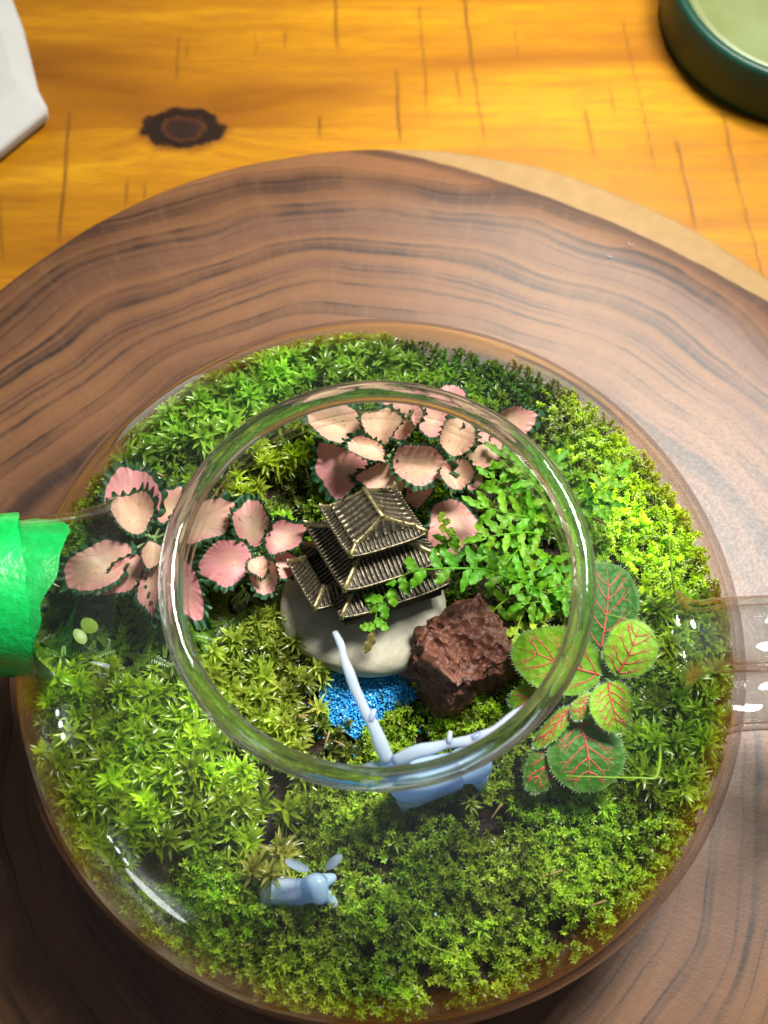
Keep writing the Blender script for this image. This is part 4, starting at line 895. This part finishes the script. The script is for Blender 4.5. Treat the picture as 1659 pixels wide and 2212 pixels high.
FIT = [((1298, 1458), (1106, 1398), 130, 0.35, 0.45, 0.62, d_(cup=0.05, arch=0.10)), ((1230, 1475), (1098, 1518), 62, 0.05, 0.0, 0.45, d_(cup=0.05)),
       ((1300, 1408), (1312, 1214), 132, 0.0, 0.15, 0.0, d_(cup=0.08)), ((1332, 1458), (1388, 1344), 104, 0.45, 0.75, 1.0, d_(cup=0.10, arch=0.12)),
       ((1317, 1473), (1336, 1585), 84, 0.55, 0.55, 0.95, d_(cup=0.22, arch=0.16, roll=-0.3)), ((1256, 1553), (1274, 1712), 152, 0.15, 0.0, 0.05, d_(cup=-0.05, arch=0.12)),
       ((1212, 1590), (1144, 1710), 72, 0.0, -0.2, 0.10, d_(cup=-0.1)), ((1232, 1528), (1154, 1615), 38, 0.3, 0.1, 0.75, d_(cup=0.3)), ((1284, 1500), (1238, 1552), 40, 0.55, 0.5, 0.85, d_(cup=-0.2))]
for i_, (b, t_, w, zb, zt, yl, kw) in enumerate(FIT):
    B, T = at(*b, 5.2 + zb), at(*t_, 5.2 + zt)
    v_, f_, rh, ph, surf, half, L = leaf_geo(B, T, w / PXC, up=(0, -0.3, 1), egg=-0.02, ruf=0.012, nr=7, teeth=0.012, nth=72, seed=i_, **kw)
    lf_ = mesh_obj('leaf', v_, f_, M['green_leaf'], fit, attrs={'rho': rh, 'blush': np.full(len(v_), yl)})
    vv, vf = veins(surf, half, L, w / PXC, i_); mesh_obj('vein', vv, vf, M['vein'], lf_)
    hv, hf = hairs(v_, rh, 72, i_); h_ = mesh_obj('leaf_hair', hv, hf, M['hair'], lf_, smooth=False); h_['kind'] = 'stuff'
    stem_part(fit, [fc + np.array([0, 0, -0.1]), (fc + B) / 2, B], 0.04, 0.035, name='leaf_stalk')

# ------------------------------------------------------------------ fern
fe = at(1150, 1200, 4.2); fern = thing('small_fern', (fe[0], fe[1], soil_z(fe[0], fe[1])), 'bright green small fern with one long frond arching over the pavilion', 'fern')
def leaflet(B, D, N, L, W, seed):
    r = np.random.default_rng(seed); D = unit(D); N = unit(N - D * (N @ D)); E_ = np.cross(N, D); m = 14; V = []; ph = r.uniform(0, 6)
    curl = r.uniform(-0.1, 0.45); tw = r.uniform(-0.5, 0.5); bendy = r.uniform(-0.25, 0.25)
    for i_ in range(m):
        u_ = i_ / (m - 1); w = W / 2 * (0.30 + 0.95 * math.sin(math.pi * min(1, u_ * 0.80 + 0.14)) ** 0.8) * (1 - 0.85 * max(0, (u_ - 0.86) / 0.14) ** 2)
        lob = 1 + 0.20 * math.sin(u_ * 17 + ph); lob2 = 1 + 0.20 * math.sin(u_ * 17 + ph + 2.2)
        c_ = B + D * (L * u_) - N * (curl * L * u_ * u_) + E_ * (bendy * L * u_ * u_) ; a_ = tw * u_; e2 = E_ * math.cos(a_) + N * math.sin(a_)
        rp_ = 0.03 * math.sin(u_ * 16 + ph)
        V += [c_ - e2 * w * lob + N * (0.22 * w + rp_), c_ - e2 * w * 0.45 * lob + N * 0.16 * w, c_ + N * rp_ * 0.3, c_ + e2 * w * 0.45 * lob2 + N * 0.16 * w, c_ + e2 * w * lob2 + N * (0.22 * w - rp_)]
    return np.array(V), grid_faces(m, 5)
fcount = [0]
def frond(pts, nl, Lm, W, colr, taper=0.5, tipbrown=False, side_mix=1.0):
    q_ = spline(pts, 30); v_, f_ = tube(q_, np.linspace(0.028, 0.012, 30), 6)
    rach = mesh_obj('frond', v_, f_, M['fern'], fern, cols=np.tile(np.array(colr) * 1.1, (len(v_), 1)))
    T_ = np.gradient(q_, axis=0)
    for k_ in range(nl):
        u_ = (k_ + 0.8) / nl; i_ = min(29, int(u_ * 29)); sd = 1 if k_ % 2 else -1; t_ = unit(T_[i_]); up_ = np.array([0, -0.25, 1.0]); s_ = unit(np.cross(up_, t_)) * sd
        D = s_ * 0.95 + t_ * 0.55 + np.array([0, 0, random.uniform(-0.15, 0.35)]); l = Lm * (1 - taper * abs(u_ - 0.35)) * random.uniform(0.85, 1.15); fcount[0] += 1
        v2, f2 = leaflet(q_[i_], D, up_, l, W * random.uniform(0.85, 1.1), fcount[0])
        c_ = np.array(colr) * random.uniform(0.8, 1.25) * np.array([random.uniform(0.8, 1.35), 1, 1])
        mesh_obj('leaflet', v2, f2, M['fern'], rach, cols=np.tile(c_, (len(v2), 1)))
    v2, f2 = leaflet(q_[-1], T_[-1], np.array([0, -0.2, 1.0]), Lm * 0.9, W * 0.9, 500 + fcount[0]); c_ = np.array((0.12, 0.10, 0.02)) if tipbrown else np.array(colr) * 1.1
    mesh_obj('leaflet', v2, f2, M['fern'], rach, cols=np.tile(c_, (len(v2), 1)))
gA = (0.095, 0.31, 0.012); gB = (0.15, 0.39, 0.018); gC = (0.28, 0.46, 0.03)
frond([at(1150, 1265, 5.2), at(1100, 1250, 5.9), at(1050, 1231, 6.3), at(1003, 1228, 6.5), at(942, 1229, 6.55), at(880, 1238, 6.4), at(836, 1283, 6.1), at(816, 1316, 5.95), at(806, 1366, 5.85)], 21, 0.50, 0.16, gA, 0.55, True)
FR = [([(1150, 1150, 4.8), (1120, 1090, 5.4), (1090, 1050, 5.6), (1060, 1030, 5.6)], 9, 0.44, gA), ([(1190, 1200, 4.8), (1160, 1230, 5.3), (1120, 1235, 5.5), (1085, 1225, 5.5)], 8, 0.42, gB), ([(1215, 1330, 4.7), (1200, 1310, 5.1), (1170, 1300, 5.3), (1135, 1305, 5.3)], 7, 0.38, gA), ([(1150, 1080, 4.8), (1170, 1040, 5.4), (1190, 1015, 5.6), (1200, 1000, 5.6)], 6, 0.40, gA),
      ([(1190, 1140, 4.9), (1150, 1120, 5.6), (1100, 1110, 5.9), (1045, 1095, 5.9)], 9, 0.46, gB), ([(1200, 1120, 4.9), (1160, 1060, 5.5), (1120, 1020, 5.8), (1085, 985, 5.8)], 9, 0.44, gA),
      ([(1185, 1160, 4.9), (1140, 1150, 5.5), (1090, 1155, 5.8), (1050, 1160, 5.8)], 9, 0.46, gB), ([(1200, 1150, 4.9), (1190, 1100, 5.6), (1160, 1050, 5.9), (1130, 1010, 6.0)], 8, 0.45, gB),
      ([(1200, 1180, 4.9), (1220, 1150, 5.4), (1225, 1110, 5.7), (1215, 1060, 5.8)], 8, 0.40, gA), ([(1140, 1230, 4.8), (1120, 1200, 5.3), (1090, 1195, 5.6), (1055, 1200, 5.6)], 7, 0.42, gA),
      ([(1180, 1200, 4.8), (1200, 1220, 5.3), (1215, 1250, 5.4), (1220, 1290, 5.4)], 8, 0.40, gA), ([(1130, 1250, 4.8), (1150, 1270, 5.2), (1180, 1280, 5.4), (1225, 1275, 5.4)], 8, 0.42, gB),
      ([(1120, 1300, 4.7), (1150, 1330, 5.0), (1180, 1350, 5.1), (1210, 1375, 5.0)], 7, 0.34, gC), ([(1100, 1290, 4.7), (1075, 1310, 5.0), (1055, 1335, 5.1)], 4, 0.30, gC), ([(1250, 1095, 4.9), (1280, 1070, 5.4), (1310, 1040, 5.6), (1335, 1018, 5.6)], 7, 0.40, gB),
      ([(1250, 1100, 4.9), (1280, 1090, 5.3), (1312, 1088, 5.4)], 5, 0.36, gA), ([(985, 1190, 5.2), (975, 1165, 5.9), (962, 1140, 6.1), (955, 1120, 6.1)], 6, 0.14, gC), ([(1130, 1320, 4.7), (1120, 1350, 4.9), (1115, 1375, 4.9)], 4, 0.30, gC),
      ([(1160, 1190, 4.9), (1130, 1180, 5.6), (1095, 1215, 5.8), (1070, 1250, 5.6)], 7, 0.42, gA), ([(1060, 1240, 4.8), (1010, 1200, 5.6), (985, 1190, 5.8), (968, 1175, 5.8)], 4, 0.36, gA)]
for pts, nl, l, c_ in FR: frond([at(*p_) for p_ in pts], nl, l * 1.22, 0.135, c_)

# ------------------------------------------------------------------ resin deer
def skin_body(name, verts, edges, radii, mat, parent, sub=2, root=0):
    org = ORG[parent.name]; me = bpy.data.meshes.new(name); me.from_pydata([tuple((np.asarray(v_) - org) * S) for v_ in verts], edges, []); me.update()
    ob = link(bpy.data.objects.new(name, me)); ob.parent = parent; ORG[ob.name] = org
    md = ob.modifiers.new('skin', 'SKIN'); md.use_smooth_shade = True; sd = me.skin_vertices[0].data
    for i_, r_ in enumerate(radii): sd[i_].radius = (r_ * S, r_ * S)
    sd[root].use_root = True
    ss = ob.modifiers.new('subdivision', 'SUBSURF'); ss.levels = ss.render_levels = sub
    me.materials.append(mat); return ob
zb = 6.15
stag = thing('stag_figurine', (*at(940, 1690, 4.6)[:2], 4.35), 'translucent pale blue stag figurine with long antlers at the front rim', 'figurine')
A_ = lambda x, y, z: at(x, y, z)
rump, mid_, sh = A_(1030, 1645, 5.35), A_(950, 1672, 5.32), A_(875, 1695, 5.42)
neck, head, nose = A_(850, 1675, 6.1), A_(838, 1652, 6.6), A_(832, 1690, 6.45)
def down(p_, dx, dy, z): return np.array([p_[0] + dx, p_[1] + dy, z])
vs_ = [mid_, rump, sh, neck, head, nose, down(rump, 0.05, 0.2, 4.8), down(rump, 0.05, 0.25, 4.35), down(rump, 0.1, -0.25, 4.8), down(rump, 0.1, -0.3, 4.35), down(sh, -0.05, 0.2, 4.8), down(sh, -0.05, 0.25, 4.35), down(sh, 0, -0.22, 4.8), down(sh, 0, -0.28, 4.35), rump + np.array([0.25, 0.05, 0.1])]
ed = [(0, 1), (0, 2), (2, 3), (3, 4), (4, 5), (1, 6), (6, 7), (1, 8), (8, 9), (2, 10), (10, 11), (2, 12), (12, 13), (1, 14)]
skin_body('body', vs_, ed, [0.35, 0.41, 0.39, 0.22, 0.19, 0.10, 0.15, 0.09, 0.15, 0.09, 0.14, 0.09, 0.14, 0.09, 0.07], M['resin'], stag, 3)
def antler(pts, r0, r1, tines):
    q_ = spline(pts, 26); rr2 = np.linspace(r0, r1, 26) * (1 + 0.12 * np.sin(np.linspace(0, 9, 26) ** 1.3)); parts = [tube(q_, rr2, 10, True, (0.65, 1.25))]
    for i_, off, l in tines: parts.append(tube(spline([q_[i_], q_[i_] + np.array(off) * 0.5 * l + np.array([0, 0, 0.03]), q_[i_] + np.array(off) * l], 7), np.linspace(rr2[i_] * 0.8, 0.045, 7), 8))
    v_, f_ = merge(parts); v_ = v_ + 0.022 * np.stack([vn(v_ * 4), vn(v_ * 4 + 5), vn(v_ * 4 + 9)], -1); return mesh_obj('antler', v_, f_, M['resin_pale'], stag)
antler([A_(838, 1648, 6.8), A_(818, 1595, 7.1), A_(790, 1540, 7.3), A_(762, 1475, 7.45), A_(742, 1420, 7.5), A_(737, 1395, 7.5), A_(722, 1365, 7.45)], 0.10, 0.05, [(7, (0.12, 0.35, 0.1), 0.55)])
antler([A_(848, 1645, 6.85), A_(900, 1625, 7.15), A_(960, 1608, 7.3), A_(1015, 1600, 7.4), A_(1065, 1575, 7.5), A_(1110, 1545, 7.5), A_(1148, 1522, 7.45)], 0.10, 0.05, [(9, (0.05, 0.4, 0.1), 0.5), (13, (0.4, 0.3, 0.0), 0.35)])
for sx_ in (-1, 1):
    v_, f_, *_ = leaf_geo(head + np.array([0.12 * sx_, 0, 0.08]), head + np.array([0.5 * sx_, -0.12, 0.05]), 0.2, cup=0.2); mesh_obj('ear', v_, f_, M['resin'], stag)

fawn = thing('fawn_figurine', (*at(640, 1930, 4.5)[:2], 4.2), 'small translucent pale blue fawn figurine half hidden in the front moss', 'figurine')
hd, nz_ = A_(686, 1902, 5.35), A_(694, 1955, 5.15); nk, s1, m1, r1 = A_(672, 1908, 4.98), A_(660, 1922, 4.78), A_(618, 1926, 4.72), A_(578, 1925, 4.72)
vs_ = [m1, s1, r1, nk, hd, nz_, A_(710, 1935, 4.55), A_(726, 1962, 4.5), A_(708, 1900, 4.55), A_(728, 1893, 4.5), A_(572, 1950, 4.5), A_(592, 1962, 4.45), A_(556, 1910, 4.6)]
ed = [(0, 1), (0, 2), (1, 3), (3, 4), (4, 5), (1, 6), (6, 7), (1, 8), (8, 9), (2, 10), (10, 11), (2, 12)]
skin_body('body', vs_, ed, [0.27, 0.30, 0.27, 0.22, 0.25, 0.14, 0.13, 0.09, 0.13, 0.09, 0.13, 0.08, 0.05], M['resin'], fawn, 3)
for a_, b_ in (((668, 1880), (616, 1858)), ((702, 1878), (738, 1846))):
    v_, f_, *_ = leaf_geo(A_(*a_, 5.5), A_(*b_, 5.75), 0.17, cup=0.15, arch=0.05); v2 = v_ + np.array([0, 0, -0.05]); n_ = len(v_)
    mesh_obj('ear', np.vstack([v_, v2]), np.vstack([f_, f_[:, ::-1] + n_]), M['resin'], fawn)
# moss sprigs that cross in front of the fawn
sp_ = np.array([A_(606, 1912, 4.4), A_(585, 1872, 4.2), A_(612, 1858, 4.2), A_(555, 1890, 4.2), A_(632, 1880, 4.3)])
grow('star_moss', sp_, np.array([0.95, 1.1, 1.2, 1.1, 1.0]), big_t, M['moss'], (0.12, 0.10, 0.012), (0.28, 0.36, 0.03), 'yellowish star moss sprigs leaning over the fawn figurine', 0.4, seed=33, yellow=(0.42, 0.42, 0.08))

# ------------------------------------------------------------------ single blades, seedling, straws
def blade(pts, w, label, name='grass_blade', mat='blade'):
    q_ = spline([at(*p_) for p_ in pts], 26); v_, f_ = tube(q_, np.linspace(w, w * 0.35, 26), 6, True, (0.4, 1)); return tag(mesh_obj(name, v_, f_, M[mat]), label, 'grass')
blade([(1462, 1310, 4.6), (1455, 1260, 5.2), (1448, 1200, 5.6), (1443, 1145, 5.8)], 0.045, 'upright thin grass blade in the cushion moss near the handle')
blade([(1475, 1490, 5.0), (1450, 1420, 6.0), (1410, 1375, 6.5), (1360, 1340, 6.6), (1300, 1325, 6.5)], 0.022, 'fine curved grass strand crossing the top right red veined leaf')
blade([(1425, 1590, 4.6), (1426, 1640, 5.5), (1420, 1672, 5.9), (1412, 1681, 5.95), (1380, 1680, 5.95), (1320, 1679, 5.9), (1222, 1676, 5.85)], 0.035, 'sharply bent pale grass blade lying across the front red veined leaf')
blade([(880, 1990, 4.6), (915, 2030, 4.9), (950, 2050, 4.95), (1012, 2070, 4.8)], 0.018, 'fine pale grass strand in the front carpet moss')
sd_ = at(185, 1365, 4.9); seed = thing('round_leaf_seedling', (sd_[0], sd_[1], 4.15), 'tiny seedling with two round pale green leaves at the left wall', 'plant')
stem_part(seed, [(sd_[0], sd_[1], 4.15), (sd_[0], sd_[1], 4.5), at(185, 1368, 4.88)], 0.02, 0.02)
M['seedling'] = mat_leaf('seedling_leaf', (0.30, 0.46, 0.05), 0.3)
for a_, b_, w in (((184, 1368), (167, 1379), 36), ((184, 1366), (198, 1344), 38)):
    bb, tb = at(*a_, 4.9), at(*b_, 4.95); tb = bb + (tb - bb) * 1.25
    v_, f_, *_ = leaf_geo(bb, tb, w / PXC, cup=0.05, arch=0.05, nth=32); mesh_obj('leaf', v_, f_, M['seedling'], seed)
STR = [((600, 1560), (665, 1545), 4.6), ((438, 1040), (470, 1052), 4.6), ((240, 1295), (262, 1285), 4.6), ((700, 1620), (712, 1580), 4.5), ((720, 1600), (745, 1612), 4.5), ((1160, 1900), (1215, 1880), 4.6), ((1060, 1770), (1085, 1735), 4.6), ((1270, 1960), (1310, 1945), 4.6), ((500, 2050), (540, 2040), 4.5), ((300, 1010), (352, 1028), 4.7), ((660, 1010), (672, 1050), 4.6), ((1280, 1120), (1310, 1135), 4.8)]
SL = ['beside the yellowish star moss', 'behind the left rim', 'in front of the left pink plant', 'on the soil below the blue sand, upright', 'on the soil below the blue sand, flat', 'in the middle front carpet moss', 'just below the front rim', 'at the right front wall', 'at the left front wall', 'in the back left star moss', 'behind the pavilion on bare soil', 'in the bright cushion moss']
for (a_, b_, z), s_ in zip(STR, SL):
    P0, P1 = at(*a_, z), at(*b_, z + 0.1); md_ = (P0 + P1) / 2 + np.array([0, 0, 0.05]); v_, f_ = tube(spline([P0, md_, P1], 8), 0.022, 6); tag(mesh_obj('dry_straw', v_, f_, M['straw']), 'bit of dry brown straw ' + s_, 'straw', 'dry straws in the moss')

# ------------------------------------------------------------------ background things
q3 = [at(1424, 0, TZ + 0.3)[:2], at(1502, 172, TZ + 0.3)[:2], at(1659, 256, TZ + 0.3)[:2]]
mA = np.array([q3[1] - q3[0], q3[2] - q3[0]]) * 2; jc = np.linalg.solve(mA, np.array([q3[1] @ q3[1] - q3[0] @ q3[0], q3[2] @ q3[2] - q3[0] @ q3[0]])); rj = float(np.linalg.norm(q3[0] - jc))
jar = thing('candle_jar', (jc[0], jc[1], TZ), 'dark green round jar with pale green candle wax at the back right', 'candle')
JT = 0.45
pr = [(0.02, TZ + 0.02), (rj * 0.96, TZ + 0.02), (rj * 0.99, TZ + 0.12), (rj, TZ + 0.4), (rj, JT - 0.15), (rj * 0.985, JT - 0.03), (rj * 0.955, JT), (rj * 0.925, JT - 0.08), (rj * 0.915, JT - 0.5), (rj * 0.91, TZ + 0.5)]
v_, f_ = lathe(pr, 96, jc[:2]); mesh_obj('jar', v_, f_, M['jar'], jar)
v_, f_ = lathe([(0.02, JT - 0.36), (rj * 0.3, JT - 0.38), (rj * 0.6, JT - 0.40), (rj * 0.82, JT - 0.37), (rj * 0.895, JT - 0.28), (rj * 0.903, JT - 0.5), (rj * 0.903, TZ + 0.55)], 96, jc[:2]); wax = mesh_obj('wax', v_, f_, M['wax'], jar)
v_, f_ = tube(np.array([(jc[0], jc[1], -0.1), (jc[0] + 0.02, jc[1], 0.5), (jc[0] + 0.1, jc[1], 0.9)]), 0.06, 8); mesh_obj('wick', v_, f_, M['straw'], wax)
# white fabric parcel, its folded corner in view at the top left
zt = TZ + 0.75
out = [(24, -10), (50, 60), (66, 125), (82, 192), (101, 228), (101, 240), (78, 258), (0, 322), (-160, 440), (-420, 300), (-420, -200), (-40, -120)]
top_ = np.array([at(*p_, zt) for p_ in out]); cc = top_.mean(0); n_ = len(out)
def ins_(k, z): q_ = cc + (top_ - cc) * k; q_[:, 2] = z; return q_
rings_ = [ins_(0.90, TZ + 0.02), ins_(0.95, TZ + 0.2), ins_(0.985, TZ + 0.45), ins_(1.0, zt - 0.1), ins_(0.99, zt), ins_(0.93, zt + 0.10), ins_(0.6, zt + 0.3), ins_(0.05, zt + 0.35)]
v_ = np.vstack(rings_); f_ = [tuple(q_) for q_ in grid_faces(8, n_, True)] + [tuple(range(n_ - 1, -1, -1)), tuple(range(7 * n_, 8 * n_))]
par = mesh_obj('white_fabric_pouch', v_, f_, M['cloth'], base=(cc[0], cc[1], TZ), smooth=False); tag(par, 'off white woven fabric pouch with folded corner at the back left', 'pouch')
bv_ = par.modifiers.new('bevel', 'BEVEL'); bv_.width = 0.0008; bv_.segments = 2
# specks of lint on the board
for (x, y), s_ in (((1363, 527), 'right of centre, farther from the pot'), ((1318, 553), 'right of centre, nearer to the pot'), ((1453, 1818), 'at the right front')):
    P0 = at(x, y, 0.012); v_, f_ = tube(spline([P0 + np.array([-0.06, 0.05, 0.01]), P0 + np.array([-0.04, -0.05, 0.02]), P0 + np.array([0.06, -0.04, 0.02])], 8), 0.014, 6); tag(mesh_obj('lint', v_, f_, M['cloth']), 'tiny white speck of lint on the board, ' + s_, 'lint', 'lint on the board')
